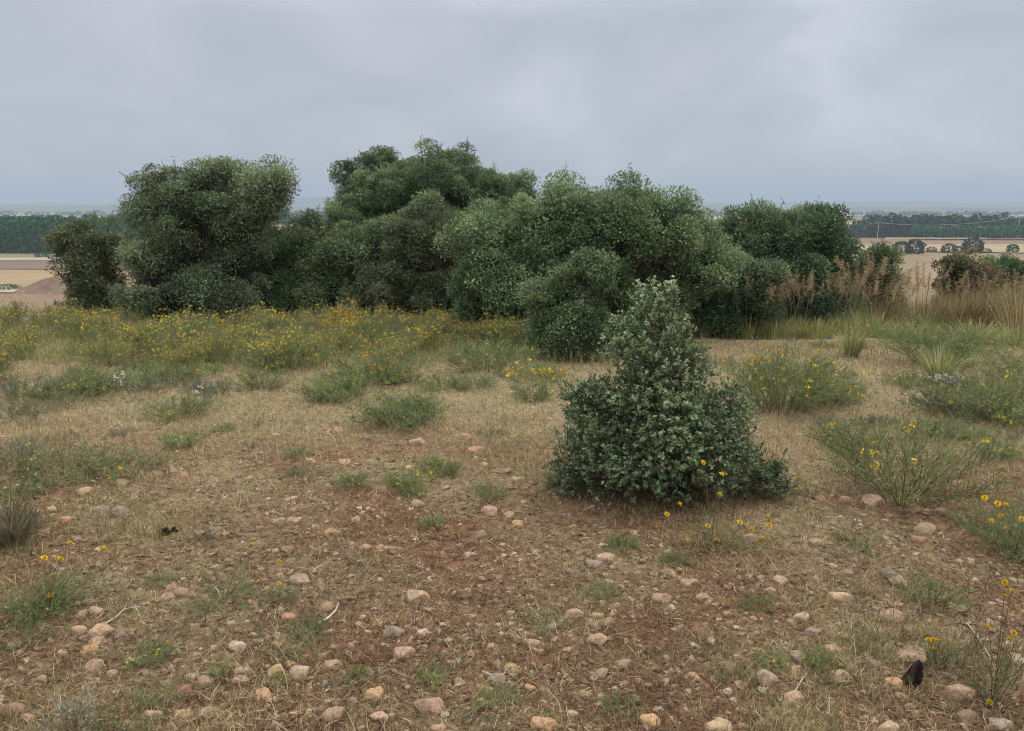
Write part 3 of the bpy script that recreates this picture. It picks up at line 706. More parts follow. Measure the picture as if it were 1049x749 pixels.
# ------------------------------------------------------------------ herbs
def herb(name, h=.4, spread=.5, nst=40, nb=4, nl=14, leaf=.03, base_r=.06, mats=('stem', 'herb', 'yellow'), fl=.5, flsize=.012, seed=1, narrow=True, sr=.0016, droop=.15, blossom=True):
    """prototype plant at the origin: parts stem, foliage, blossom"""
    global rng
    old = rng; rng = np.random.default_rng(seed)
    root = empty(name, (0, 0, 0))
    k = 7; t = np.linspace(0, 1, k)
    a = rng.random(nst) * 6.283; rr = np.sqrt(rng.random(nst)); lean = spread * rr * rng.uniform(.6, 1.2, nst)
    b = np.stack([np.cos(a) * base_r * rr, np.sin(a) * base_r * rr, np.full(nst, -.01)], -1)
    H = h * rng.uniform(.6, 1.05, nst) * (1 - .3 * rr)
    hd = np.stack([np.cos(a), np.sin(a)], -1)
    P = np.zeros((nst, k, 3)); out = lean[:, None] * h * (t[None] ** 1.3)
    P[..., 0] = b[:, 0:1] + hd[:, 0:1] * out; P[..., 1] = b[:, 1:2] + hd[:, 1:2] * out
    P[..., 2] = b[:, 2:3] + H[:, None] * (t - droop * (lean[:, None]) * t ** 3)
    P[:, 1:, :2] += np.cumsum(rng.normal(size=(nst, k - 1, 2)) * h * .012, 1)
    sm = MB(); tubes(sm, P, np.tile(np.linspace(sr, sr * .4, k), (nst, 1)), rng.uniform(.2, .9, nst), 3)
    tips = [P[:, -1]]; segs = [P]
    if nb:
        i = np.repeat(np.arange(nst), nb); tt = rng.uniform(.35, .95, len(i)); f = tt * (k - 1); j = np.minimum(f.astype(int), k - 2); w = (f - j)[:, None]
        q0 = P[i, j] * (1 - w) + P[i, j + 1] * w; dd = unit(unit(P[i, j + 1] - P[i, j]) * .8 + rdir(len(i)) * .75 + [0, 0, .2])
        L = h * rng.uniform(.1, .3, len(i)); tq = np.linspace(0, 1, 4)
        Pb = q0[:, None] + dd[:, None] * (L[:, None] * tq)[..., None]; Pb[..., 2] += (L[:, None] * .25 * tq ** 2)
        tubes(sm, Pb, np.tile(np.linspace(sr * .6, sr * .3, 4), (len(i), 1)), rng.uniform(.3, 1, len(i)), 3)
        tips.append(Pb[:, -1]); segs.append(Pb)
    sm.build('stem', M[mats[0]], root)
    lm = MB()
    for Sg in segs:
        n, kk, _ = Sg.shape; m_ = nl if kk == k else max(3, nl // 2)
        if nl == 0: continue
        i = np.repeat(np.arange(n), m_); f = rng.uniform(.1, 1, len(i)) * (kk - 1); j = np.minimum(f.astype(int), kk - 2); w = (f - j)[:, None]
        p = Sg[i, j] * (1 - w) + Sg[i, j + 1] * w; ax = unit(Sg[i, j + 1] - Sg[i, j])
        ld = unit(ax * .7 + rdir(len(i)) * .8); tpl = NARROW if narrow else LEAF4
        inst(lm, tpl[0], tpl[1], frames(ld), leaf * rng.uniform(.6, 1.3, len(i)), p, np.clip(rng.normal(.45, .2, len(i)), 0, 1))
    if lm.n: lm.build('foliage', M[mats[1]], root)
    tips = np.concatenate(tips); root['tips'] = 0
    sel = tips[rng.random(len(tips)) < fl]; sel = sel[sel[:, 2] > h * .3]
    del root['tips']
    if blossom and len(sel):
        fm = MB(); m_ = 7
        p = np.repeat(sel, m_, 0) + rng.normal(size=(len(sel) * m_, 3)) * flsize * .35
        inst(fm, LEAF4[0] * [1.5, 1, 1], LEAF4[1], frames(unit(rdir(len(p)) + [0, 0, .6])), flsize * rng.uniform(.7, 1.2, len(p)), p, rng.random(len(p)))
        fm.build('blossom', M[mats[2]], root)
    rng = old
    return root, sel


def place(o, p, s=1, rz=0, tilt=0):
    o.location = p; o.scale = (s, s, s * 1.0); o.rotation_euler = (tilt, 0, rz)


# meadow of yellow flowered herbs in front of the oaks
protos = [herb('flowering_herb', .42, .5, 34, 5, 12, .032, .10, ('stem', 'herb', 'yellow'), .20, .014, 101),
          herb('flowering_herb', .46, .4, 30, 5, 12, .034, .10, ('stem', 'herb', 'orange'), .25, .014, 102),
          herb('flowering_herb', .36, .6, 36, 4, 14, .03, .12, ('stem', 'herb_dark', 'yellow'), .14, .013, 103),
          herb('flowering_herb', .40, .5, 30, 5, 10, .03, .10, ('stem', 'herb_grey', 'yellow'), .12, .013, 104),
          herb('flowering_herb', .34, .5, 36, 4, 10, .03, .10, ('dry_stem', 'herb', 'orange'), .12, .012, 105)]
protos = [p[0] for p in protos]
used = set(); mg = 'yellow flowered herbs of the meadow band'


def meadow(u, v, s, k, lab):
    p = G(u, v)
    if k in used: o = copy_tree(protos[k])
    else: o = protos[k]; used.add(k)
    place(o, p, s, rng.random() * 6.28)
    tag(o, lab, 'wildflower', mg)
    return o


rgm = np.random.default_rng(5)
ncount = 0
while ncount < 270:
    u = rgm.uniform(-60, 575); v = 329 + 68 * rgm.random() ** 1.25
    lim = 378 + 40 * (fbm(np.array(u / 60.), np.array(1.), 3, 2) - .5) + (30 if u < 60 else 0) - (12 if u > 440 else 0)
    if v > lim: continue
    if fbm(np.array(u / 45.), np.array(v / 14.), 9, 2) < .40 and v > 350: continue
    k = int(rgm.choice(5, p=[.36, .10, .28, .16, .10])); rng = np.random.default_rng(ncount + 50)
    zone = 'left of the brownish bush' if u < 60 else 'below the tall left oak' if u < 235 else 'below the low dark oak bush' if u < 350 else 'below the broad dark oak' if u < 470 else 'left of the small round oak bush'
    row = 'at the meadow back' if v < 345 else 'amid the meadow' if v < 362 else 'on the meadow front'
    col = ['yellow-flowered green', 'orange-flowered green', 'dark yellow-flowered', 'greyish yellow-flowered', 'dry-stemmed orange-flowered'][k]
    meadow(u, v, rgm.uniform(.85, 1.25) * (.55 + .85 * float(fbm(np.array(u / 38.), np.array(v / 9.), 23, 2))) * (1 if v < 365 else .8), k, f'{col} herb {row}, {zone}'); ncount += 1

# right-hand herbs with small yellow flowers in the strip before the right oak and grass
for i in range(34):
    u = rgm.uniform(700, 1075); v = rgm.uniform(322, 350) if u < 915 else rgm.uniform(318, 345)
    rng = np.random.default_rng(900 + i); k = int(rgm.choice(5, p=[.3, .15, .15, .1, .3]))
    col = ['yellow-flowered green', 'orange-flowered green', 'dark yellow-flowered', 'greyish yellow-flowered', 'dry-stemmed orange-flowered'][k]
    zone = 'between the tall grass clumps before the right oak' if u < 915 else 'around the golden grass at the far right'
    meadow(u, v, rgm.uniform(.45, .8), k, f'{col} herb {zone}')
rng = np.random.default_rng(12)


def solo(proto_args, u, v, label, cat, group=None, s=1, rz=0, name='wild_shrub', flowers=0, fsize=.03, fpx=None, fmat='yellow'):
    p = G(u, v)
    o, sel = herb(name, **proto_args); place(o, p, s, rz); tag(o, label, cat, group)
    return o, sel


def solo_flowers(o, pts, size, mat='yellow'):
    size *= 1.25
    """separate flower heads as children at local points"""
    global FLOWER
    for p in pts:
        f = bpy.data.objects.new('flower', FLOWER[mat].data); COL.objects.link(f); f.parent = o
        f.location = p; f.scale = (size,) * 3; f.rotation_euler = (rng.normal() * .4 + .55, rng.normal() * .4, rng.random() * 6)


def flower_mesh(mat):
    global rng
    old = rng; rng = np.random.default_rng(3); mb = MB()
    for ring, (n, tilt, L, v) in enumerate([(13, .1, .5, .6), (12, .6, .46, .75), (10, 1.3, .42, .5), (8, 3, .36, .35)]):
        a = np.arange(n) * 6.283 / n + ring * .3; d = np.stack([np.cos(a), np.sin(a), np.full(n, tilt)], -1) + rng.normal(size=(n, 3)) * .1
        inst(mb, LEAF4[0] * [1.0, 1, 1], LEAF4[1], frames(d, np.tile([0, 0, 1.], (n, 1))), np.full(n, L), np.zeros((n, 3)) + [0, 0, .04 * ring], np.clip(v + rng.normal(size=n) * .15, 0, 1))
    o = mb.build('flower', M[mat]); rng = old
    return o


FLOWER = {'yellow': flower_mesh('yellow'), 'orange': flower_mesh('orange'), 'white': flower_mesh('white')}


def flowers_at(o, tips, px_list, Yoff=0, size=.03, mat='yellow', stalk=True):
    """flower heads at their real spots, each on its own stalk from the plant's base"""
    bpos = np.array(o.location); s = o.scale[0]; rz = o.rotation_euler[2]
    pts = []
    for (u, v) in px_list:
        w = W(u, v, bpos[1] + Yoff) - bpos
        c, sn = math.cos(-rz), math.sin(-rz); l = np.array([c * w[0] - sn * w[1], sn * w[0] + c * w[1], w[2]]) / s
        l[2] = max(l[2], .03); pts.append(l)
    if stalk:
        P = np.array([bezier_tube(np.array([0, 0, 0.]), l, np.array([0, 0, .25 * np.linalg.norm(l)]), 8) for l in pts])
        mb = MB(); tubes(mb, P, np.tile(np.linspace(.0017, .0009, 8), (len(P), 1)), np.full(len(P), .6), 4); mb.build('flower_stalk', M['stem'], o)
    solo_flowers(o, pts, size, mat)


A = dict
# mid-distance single shrubs (photo u, v of the foot)
SH = [
 (412, 434, A(h=.24, spread=1.1, nst=110, nb=6, nl=16, leaf=.024, base_r=.13, mats=('stem', 'herb_dark', 'yellow'), fl=.006, seed=201), 'low bright green feathery bush alone on the dry grass, centre left', 'shrub'),
 (270, 400, A(h=.2, spread=.9, nst=50, nb=5, nl=12, leaf=.024, base_r=.08, mats=('stem', 'herb', 'yellow'), fl=.01, seed=202), 'small grassy green bush on the meadow edge below left oak', 'shrub'),
 (100, 400, A(h=.10, spread=1.6, nst=60, nb=4, nl=10, leaf=.024, base_r=.10, mats=('stem', 'herb_dark', 'yellow'), fl=.0, seed=203), 'flat dark green plant on dry grass before the left meadow', 'plant'),
 (385, 392, A(h=.3, spread=1.2, nst=90, nb=5, nl=14, leaf=.028, base_r=.18, mats=('stem', 'herb_dark', 'orange'), fl=.06, flsize=.016, seed=204), 'bushy green herb with orange flowers on the meadow front edge', 'shrub'),
 (345, 398, A(h=.18, spread=1.4, nst=60, nb=4, nl=12, leaf=.026, base_r=.15, mats=('stem', 'herb_dark', 'orange'), fl=.03, seed=205), 'low green herb trailing left of the orange-flowered bushy herb', 'shrub'),
 (500, 380, A(h=.3, spread=1.0, nst=90, nb=5, nl=14, leaf=.028, base_r=.2, mats=('stem', 'herb_dark', 'yellow'), fl=.02, seed=206), 'green herb clump left of the small round oak bush', 'shrub'),
 (550, 392, A(h=.17, spread=1.0, nst=50, nb=4, nl=10, leaf=.026, base_r=.12, mats=('dry_stem', 'herb', 'yellow'), fl=.12, flsize=.016, seed=207), 'small yellow-flowered clump right before the small round oak bush', 'wildflower'),
 (800, 420, A(h=.42, spread=.75, nst=120, nb=7, nl=16, leaf=.024, base_r=.14, mats=('stem', 'herb_dark', 'yellow'), fl=.07, flsize=.014, seed=208), 'rounded green bush dotted with yellow flowers behind the oak sapling', 'shrub'),
 (845, 418, A(h=.26, spread=.7, nst=60, nb=5, nl=10, leaf=.022, base_r=.10, mats=('dry_stem', 'herb', 'yellow'), fl=.10, flsize=.013, seed=209), 'straggly olive herb touching the right side of the rounded flowering bush', 'shrub'),
 (925, 515, A(h=.34, spread=.95, nst=60, nb=9, nl=12, leaf=.020, base_r=.07, mats=('stem', 'herb', 'yellow'), fl=.015, flsize=.012, seed=210, sr=.002), 'sprawling thin-twigged olive shrub on stony soil right of the sapling', 'shrub'),
 (960, 374, A(h=.42, spread=1.1, nst=120, nb=6, nl=16, leaf=.03, base_r=.18, mats=('stem', 'herb_dark', 'yellow'), fl=.01, seed=211), 'dark green dense bush behind the yellow-green tussock at right', 'shrub'),
 (1035, 430, A(h=.30, spread=1.1, nst=100, nb=6, nl=14, leaf=.026, base_r=.2, mats=('stem', 'herb', 'yellow'), fl=.01, seed=212), 'grey-green low shrub cut by the right edge', 'shrub'),
 (985, 425, A(h=.16, spread=1.3, nst=70, nb=5, nl=12, leaf=.024, base_r=.15, mats=('stem', 'herb_grey', 'yellow'), fl=.0, seed=213), 'flat grey-green herb before the white-flowered plant', 'plant'),
 (1060, 395, A(h=.3, spread=1.0, nst=80, nb=6, nl=12, leaf=.026, base_r=.2, mats=('stem', 'herb', 'yellow'), fl=.01, seed=214), 'olive shrub at the right edge behind the grey-green shrub', 'shrub'),
 (120, 486, A(h=.14, spread=1.2, nst=60, nb=5, nl=10, leaf=.02, base_r=.14, mats=('stem', 'herb', 'yellow'), fl=.006, seed=215), 'right part of the low olive herbs before stony soil at left', 'plant'),
 (62, 488, A(h=.15, spread=1.2, nst=60, nb=5, nl=10, leaf=.02, base_r=.16, mats=('stem', 'herb', 'yellow'), fl=.012, seed=216), 'middle of the low olive herbs before stony soil at left', 'plant'),
 (10, 480, A(h=.16, spread=1.2, nst=60, nb=5, nl=10, leaf=.02, base_r=.14, mats=('stem', 'herb_grey', 'yellow'), fl=.01, seed=217), 'leftmost of the low olive herbs, cut by the left edge', 'plant'),
 (20, 412, A(h=.28, spread=1.0, nst=70, nb=5, nl=12, leaf=.028, base_r=.2, mats=('stem', 'herb_grey', 'yellow'), fl=.02, seed=218), 'greyish bushy herb at left edge on the meadow front', 'shrub'),
 (70, 410, A(h=.22, spread=1.0, nst=60, nb=5, nl=12, leaf=.028, base_r=.2, mats=('stem', 'herb', 'yellow'), fl=.03, seed=219), 'olive bushy herb just right of the greyish one at left edge', 'shrub'),
 (128, 352, A(h=.34, spread=.8, nst=80, nb=6, nl=8, leaf=.026, base_r=.12, mats=('dry_stem', 'dry_stem', 'orange'), fl=.02, seed=220), 'dry brown rounded bush in the meadow below the brownish bush', 'shrub'),
 (350, 345, A(h=.4, spread=.5, nst=40, nb=7, nl=6, leaf=.026, base_r=.1, mats=('dry_stem', 'herb', 'orange'), fl=.5, flsize=.022, seed=221), 'tallest orange-flowered herb against the dark oak bush', 'wildflower'),
 (405, 350, A(h=.33, spread=.6, nst=50, nb=6, nl=8, leaf=.03, base_r=.1, mats=('dry_stem', 'herb_grey', 'yellow'), fl=.01, seed=222), 'greyish twiggy herb at the foot of the broad dark oak', 'shrub'),
]
BIG = {800: 1.3, 845: 1.25, 925: 1.5, 960: 1.25, 1035: 1.45, 985: 1.4, 1060: 1.4, 412: 1.12, 120: 1.15, 62: 1.2, 10: 1.25, 500: 1.25, 385: 1.2, 550: 1.3, 270: 1.2}
for u, v, ar, lab, cat in SH:
    solo(ar, u, v, lab, cat, rz=u, s=BIG.get(u, 1))

pl = [herb('low_herb', .13, 1.2, 46, 5, 12, .022, .10, ('stem', 'herb', 'yellow'), .01, .012, 251)[0], herb('low_herb', .16, .9, 44, 5, 12, .024, .09, ('stem', 'herb_dark', 'yellow'), .04, .014, 252)[0],
      herb('low_herb', .10, 1.3, 40, 4, 10, .018, .08, ('dry_stem', 'herb_grey', 'yellow'), 0, .01, 253)[0]]
first = [True] * 3; rgl = np.random.default_rng(8)
zones = [(0, 560, 378, 428, 30, 1.15, 'on the dry grass just before the meadow band'), (830, 1060, 395, 470, 20, 1.1, 'on the grassy ground behind the sprawling shrub at right'), (700, 900, 355, 400, 12, 1.0, 'around the rounded flowering bush behind the sapling'),
         (0, 560, 440, 520, 14, .6, 'on the dry ground left of the sapling'), (0, 1040, 540, 740, 26, .36, 'between the cobbles of the foreground')]
for x0, x1, y0, y1, n_, sc0, where in zones:
    for q in range(n_):
        u = rgl.uniform(x0, x1); v = y0 + (y1 - y0) * rgl.random(); k = int(rgl.integers(3))
        if 555 < u < 800 and 380 < v < 525: continue
        o = pl[k] if first[k] else copy_tree(pl[k]); first[k] = False
        place(o, G(u, v), sc0 * rgl.uniform(.6, 1.35), u); tag(o, ['low olive green herb ', 'low dark green herb ', 'flat greyish herb '][k] + where, 'plant', 'low herbs dotted over the ground')

# near plants with separate flower heads
o, tips = solo(A(h=.17, spread=1.2, nst=60, nb=5, nl=12, leaf=.017, base_r=.05, mats=('stem', 'herb_dark', 'yellow'), fl=.0, seed=301, blossom=False), 50, 628, 'spiky green herb with four yellow flowers in the left foreground', 'wildflower')
flowers_at(o, tips, [(45, 572), (61, 573), (72, 557), (106, 563), (52, 610)], size=.024)
o, tips = solo(A(h=.09, spread=1.7, nst=46, nb=5, nl=10, leaf=.014, base_r=.07, mats=('dry_stem', 'herb', 'yellow'), fl=0, seed=302, blossom=False), 232, 612, 'low thin grey-green herb among stones, left of centre foreground', 'plant')
flowers_at(o, tips, [(286, 575), (265, 596), (286, 598), (257, 558)], size=.018)
o, tips = solo(A(h=.13, spread=1.1, nst=44, nb=4, nl=12, leaf=.016, base_r=.05, mats=('stem', 'herb', 'yellow'), fl=0, seed=303, blossom=False), 955, 618, 'light green upright herb on red soil at right foreground', 'plant')
o, tips = solo(A(h=.30, spread=.85, nst=90, nb=7, nl=14, leaf=.018, base_r=.08, mats=('stem', 'herb_dark', 'yellow'), fl=0, seed=304, blossom=False), 1045, 572, 'dark green bush with several yellow flowers cut by right edge', 'shrub')
flowers_at(o, tips, [(1030, 518), (1026, 529), (1031, 542), (1040, 548), (1015, 534), (1009, 510), (1043, 560), (1047, 532), (1022, 516)], size=.026)
o, tips = solo(A(h=.33, spread=.6, nst=14, nb=6, nl=8, leaf=.016, base_r=.03, mats=('stem', 'herb', 'yellow'), fl=0, seed=305, blossom=False, sr=.0022), 1016, 722, 'tall pale-stemmed herb with yellow flowers at lower right corner', 'wildflower')
flowers_at(o, tips, [(1030, 597), (1036, 606), (1029, 611), (1012, 643), (1039, 649), (1034, 656), (1040, 667)], size=.018)
flowers_at(o, tips, [(1010, 741)], Yoff=-.03, size=.02, stalk=False)
o, tips = solo(A(h=.1, spread=1.0, nst=16, nb=3, nl=8, leaf=.014, base_r=.03, mats=('stem', 'herb', 'yellow'), fl=0, seed=306, blossom=False), 958, 682, 'little herb with a bright yellow flower pair behind black stub', 'wildflower')
flowers_at(o, tips, [(951, 656), (957, 656), (961, 657), (957, 666)], size=.02)
o, tips = solo(A(h=.16, spread=1.5, nst=30, nb=6, nl=8, leaf=.014, base_r=.04, mats=('stem', 'herb', 'yellow'), fl=0, seed=307, blossom=False), 728, 560, 'thin straggling herb with many yellow flowers before the oak sapling', 'wildflower')
flowers_at(o, tips, [(720, 474), (739, 486), (737, 507), (696, 517), (683, 527), (725, 539), (758, 535), (788, 529), (788, 538), (781, 552), (704, 565), (734, 569), (770, 542), (781, 567)], size=.024)
o, tips = solo(A(h=.06, spread=1.5, nst=16, nb=4, nl=8, leaf=.012, base_r=.04, mats=('stem', 'herb', 'yellow'), fl=0, seed=308, blossom=False), 828, 506, 'flat herb with pale yellow flowers right of the oak sapling', 'wildflower')
flowers_at(o, tips, [(817, 489), (824, 491), (830, 488), (812, 492), (815, 503)], size=.018)
o, tips = solo(A(h=.24, spread=.5, nst=70, nb=7, nl=16, leaf=.012, base_r=.05, mats=('dry_stem', 'brown_leaf', 'white'), fl=0, seed=309, blossom=False, sr=.0022), 12, 560, 'dark brown heathery shrub with tiny white buds, cut by left edge', 'shrub')
flowers_at(o, tips, [(12, 482), (29, 481), (24, 489), (40, 500), (36, 470), (5, 500), (37, 486), (18, 497)], size=.012, mat='white', stalk=True)
o, tips = solo(A(h=.14, spread=.8, nst=14, nb=6, nl=6, leaf=.018, base_r=.03, mats=('dry_stem', 'herb_pale', 'yellow'), fl=0, seed=310, blossom=False, sr=.0022), 80, 752, 'pale branching dead thistle stems at the bottom left', 'plant')
o, tips = solo(A(h=.1, spread=1.2, nst=40, nb=4, nl=12, leaf=.012, base_r=.05, mats=('stem', 'herb', 'yellow'), fl=0, seed=311, blossom=False), 136, 735, 'small fresh green tuft among cobbles at bottom left', 'plant')
o, tips = solo(A(h=.2, spread=.7, nst=34, nb=6, nl=8, leaf=.018, base_r=.05, mats=('dry_stem', 'brown_leaf', 'white'), fl=0, seed=312, blossom=False), 962, 415, 'dark-stemmed plant with clustered white flowers before the tussock at right', 'wildflower')
flowers_at(o, tips, [(953, 388), (958, 391), (966, 390), (968, 386), (975, 388), (979, 384), (981, 391), (984, 387), (972, 393), (961, 386), (977, 393)], size=.045, mat='white')
flowers_at(o, tips, [(974, 402), (986, 399), (977, 408)], size=.035, mat='orange', stalk=False)
for u, v, hh, lab in [(137, 408, .3, 'pale thistle standing on dry grass below the left oak, left one of two'), (206, 416, .24, 'pale thistle on dry grass, right one of two below left oak'), (875, 345, .2, 'pale thistle beside the bright tussock before the right oak')]:
    solo(A(h=hh, spread=.35, nst=6, nb=5, nl=7, leaf=.03, base_r=.03, mats=('herb_grey', 'herb_pale', 'white'), fl=.15, flsize=.02, seed=int(u), sr=.002), u, v, lab, 'thistle', 'pale thistles')
for i, (u, v, lab) in enumerate([(755, 700, 'thin olive herb among cobbles before the sapling, lower right'), (893, 665, 'greyish straggling herb between cobbles at right foreground'), (300, 665, 'small bright green tuft right of the left cobble heap'),
                     (620, 505, 'grassy green tuft at the left foot of the oak sapling'), (440, 478, 'tiny green plant among stones in the centre'), (320, 650, 'short green sprout near the curved pale twig'),
                     (880, 560, 'short grey herb on red soil right of the sapling'), (25, 660, 'small grey-green rosette at the left edge'), (560, 640, 'low sprig beside the round grey cobble')]):
    solo(A(h=.07, spread=1.1, nst=26, nb=4, nl=10, leaf=.012, base_r=.05, mats=('stem', ['herb', 'herb_grey'][i % 2], 'yellow'), fl=0, seed=330 + i, blossom=False), u, v, lab, 'plant', 'small herbs among the cobbles')
for f in FLOWER.values(): bpy.data.objects.remove(f)


# ------------------------------------------------------------------ tussocks and tall plumed grass
def tussock(h, n, spread, seed, mat='tussock', base_r=.08, wd=.006, nplume=0, plume_h=.9, name='grass_tussock'):
    global rng
    old = rng; rng = np.random.default_rng(seed); root = empty(name, (0, 0, 0))
    def blades(n, h, spread, dr, wd, k=8):
        t = np.linspace(0, 1, k); a = rng.random(n) * 6.283; rr = np.sqrt(rng.random(n)); le = spread * rr * rng.uniform(.5, 1.3, n); H = h * rng.uniform(.5, 1.05, n)
        P = np.zeros((n, k, 3)); out = (le * H)[:, None] * t ** 1.6
        P[..., 0] = (np.cos(a) * rr * base_r)[:, None] + np.cos(a)[:, None] * out; P[..., 1] = (np.sin(a) * rr * base_r)[:, None] + np.sin(a)[:, None] * out
        P[..., 2] = -.02 + H[:, None] * (t - dr * le[:, None] * t ** 2.6)
        return P, np.tile(wd * np.array([1, 1, .95, .9, .8, .6, .4, .1])[:k], (n, 1)), a
    P, Wd, a = blades(n, h, spread, .35, wd)
    side = unit(np.stack([-np.sin(a), np.cos(a), rng.normal(size=n) * .2], -1)); mb = MB(); ribbons(mb, P, Wd, side, np.clip(rng.normal(.5, .25, n), 0, 1)); mb.build('blade', M[mat], root)
    if nplume:
        P, Wd, a = blades(nplume, plume_h, .35, .2, .004)
        P[..., 2] = np.linspace(0, 1, 8)[None] * (plume_h * rng.uniform(.8, 1.1, nplume))[:, None]
        sm = MB(); tubes(sm, P, np.tile(np.linspace(.0028, .0014, 8), (nplume, 1)), rng.random(nplume), 3); sm.build('stalk', M['dry_stem'], root)
        for i in range(nplume):
            pm = MB(); m_ = 95; L = rng.uniform(.18, .30); t = rng.random(m_); ax = unit(P[i, -1] - P[i, -2]); st = P[i, -1] - ax * L * .75 + ax * (t * L)[:, None]
            dd = unit(ax * .6 + rdir(m_) * .8 + [0, 0, -.15]); ll = rng.uniform(.03, .10, m_) * (1.1 - t * .6); tq = np.linspace(0, 1, 3)
            Q = st[:, None] + dd[:, None] * (ll[:, None] * tq)[..., None]; Q[..., 2] -= .25 * ll[:, None] * tq ** 2
            ribbons(pm, Q, np.tile([.002, .0045, .001], (m_, 1)), unit(np.cross(dd, rdir(m_))), rng.random(m_)); pm.build('plume', M['plume'], root)
    rng = old
    return root


def put(o, u, v, label, cat='grass tussock', group=None, s=1, rz=0):
    place(o, G(u, v), s, rz); tag(o, label, cat, group); return o


put(tussock(.50, 260, .62, 401, base_r=.08, wd=.007), 872, 366, 'bright green spiky tussock standing apart before the tall plumed grass')
put(tussock(.46, 260, .75, 402, base_r=.09, wd=.006), 962, 393, 'yellow-green spiky tussock with long stalks behind the white flowers')
tg = [tussock(.42, 260, .7, 403, base_r=.2, nplume=9, plume_h=.85, name='plumed_grass'), tussock(.45, 260, .6, 404, base_r=.22, nplume=14, plume_h=.95, name='plumed_grass'), tussock(.40, 280, .8, 405, base_r=.22, nplume=0, name='grass_tussock')]
tl = [(742, 345, 2, 'low wide tussock at the left end of the grass bank'), (768, 347, 0, 'plumed grass clump before the left side of the right oak'), (795, 347, 1, 'plumed grass clump under the middle of the right oak'), (820, 345, 1, 'plumed grass clump under the right side of the right oak'),
      (780, 340, 2, 'plain tussock between the plumed clumps under the right oak'), (838, 347, 2, 'plain tussock at the right end of the bank by the bright one'), (862, 342, 1, 'plumed grass clump before the left of the reddish bush'), (885, 344, 1, 'plumed grass clump before the reddish bush, right of the bright tussock'),
      (902, 346, 0, 'rightmost plumed grass clump of the bank before the reddish bush'), (715, 345, 2, 'tussock just right of the sapling spire'), (805, 335, 0, 'plumed grass clump close behind the bank under the right oak'),
      (945, 338, 1, 'golden plumed grass left of the far right reddish bush'), (968, 335, 3, 'golden dry grass in front of the far right reddish bush'), (990, 338, 3, 'golden dry grass right of centre before the far right reddish bush'), (1012, 335, 3, 'golden dry grass between reddish bush and right edge'),
      (1040, 340, 3, 'golden dry grass nearest the right edge'), (930, 350, 2, 'plain tussock left of the dark green bush at right'), (1000, 352, 2, 'plain tussock right behind the dark green bush'), (1045, 355, 2, 'plain tussock by the right edge behind the shrubs')]
tg.append(tussock(.82, 430, .5, 406, mat='straw', base_r=.34, wd=.005, nplume=3, plume_h=.8, name='golden_grass'))
for u, v in [(925, 330), (940, 334), (955, 330), (972, 328), (985, 333), (1000, 330), (1015, 332), (1030, 329), (1046, 334), (1060, 331), (912, 337), (1022, 340), (1048, 347), (960, 336), (978, 338), (995, 337), (1010, 338), (1038, 336), (760, 338), (815, 338), (870, 337), (893, 338)]:
    tl.append((u, v, 3, 'tall golden dry grass clump amid the far right bank' if u > 905 else 'tall golden dry grass clump under the right oak'))
seen = set()
for i, (u, v, k, lab) in enumerate(tl):
    if k in seen: o = copy_tree(tg[k])
    else: o = tg[k]; seen.add(k)
    put(o, u, v, lab, 'grass tussock', 'tall grass clumps on the right bank', s=.85 + .3 * ((i * 37) % 10) / 10, rz=i * 1.7)


# ------------------------------------------------------------------ grass, litter, gravel over the hilltop
def dens_pts(N, y0, y1, seed, wide=.78):
    g = np.random.default_rng(seed); y = np.exp(g.uniform(math.log(y0), math.log(y1), N)); x = g.uniform(-1, 1, N) * (wide * y + .5)
    return x, y, g


STRAW_BAND = lambda y: np.exp(-((y - 6.3) / 1.9) ** 2)


PATH_Y = (G(700, 347.5)[1] + G(872, 346.5)[1]) / 2


def bare(x, y):     # 1 = bare soil, 0 = grassy
    n = fbm(x * 1.1 + 4, y * 1.1, 31, 4) + .16 * (fbm(x * 4, y * 4, 41, 2) - .5)
    b = np.clip((n - .515 + .10 * np.clip((5.0 - y) / 1.4, 0, 1)) / .10, 0, 1)
    return b * np.clip(1.15 - STRAW_BAND(y) * 1.1, 0, 1)


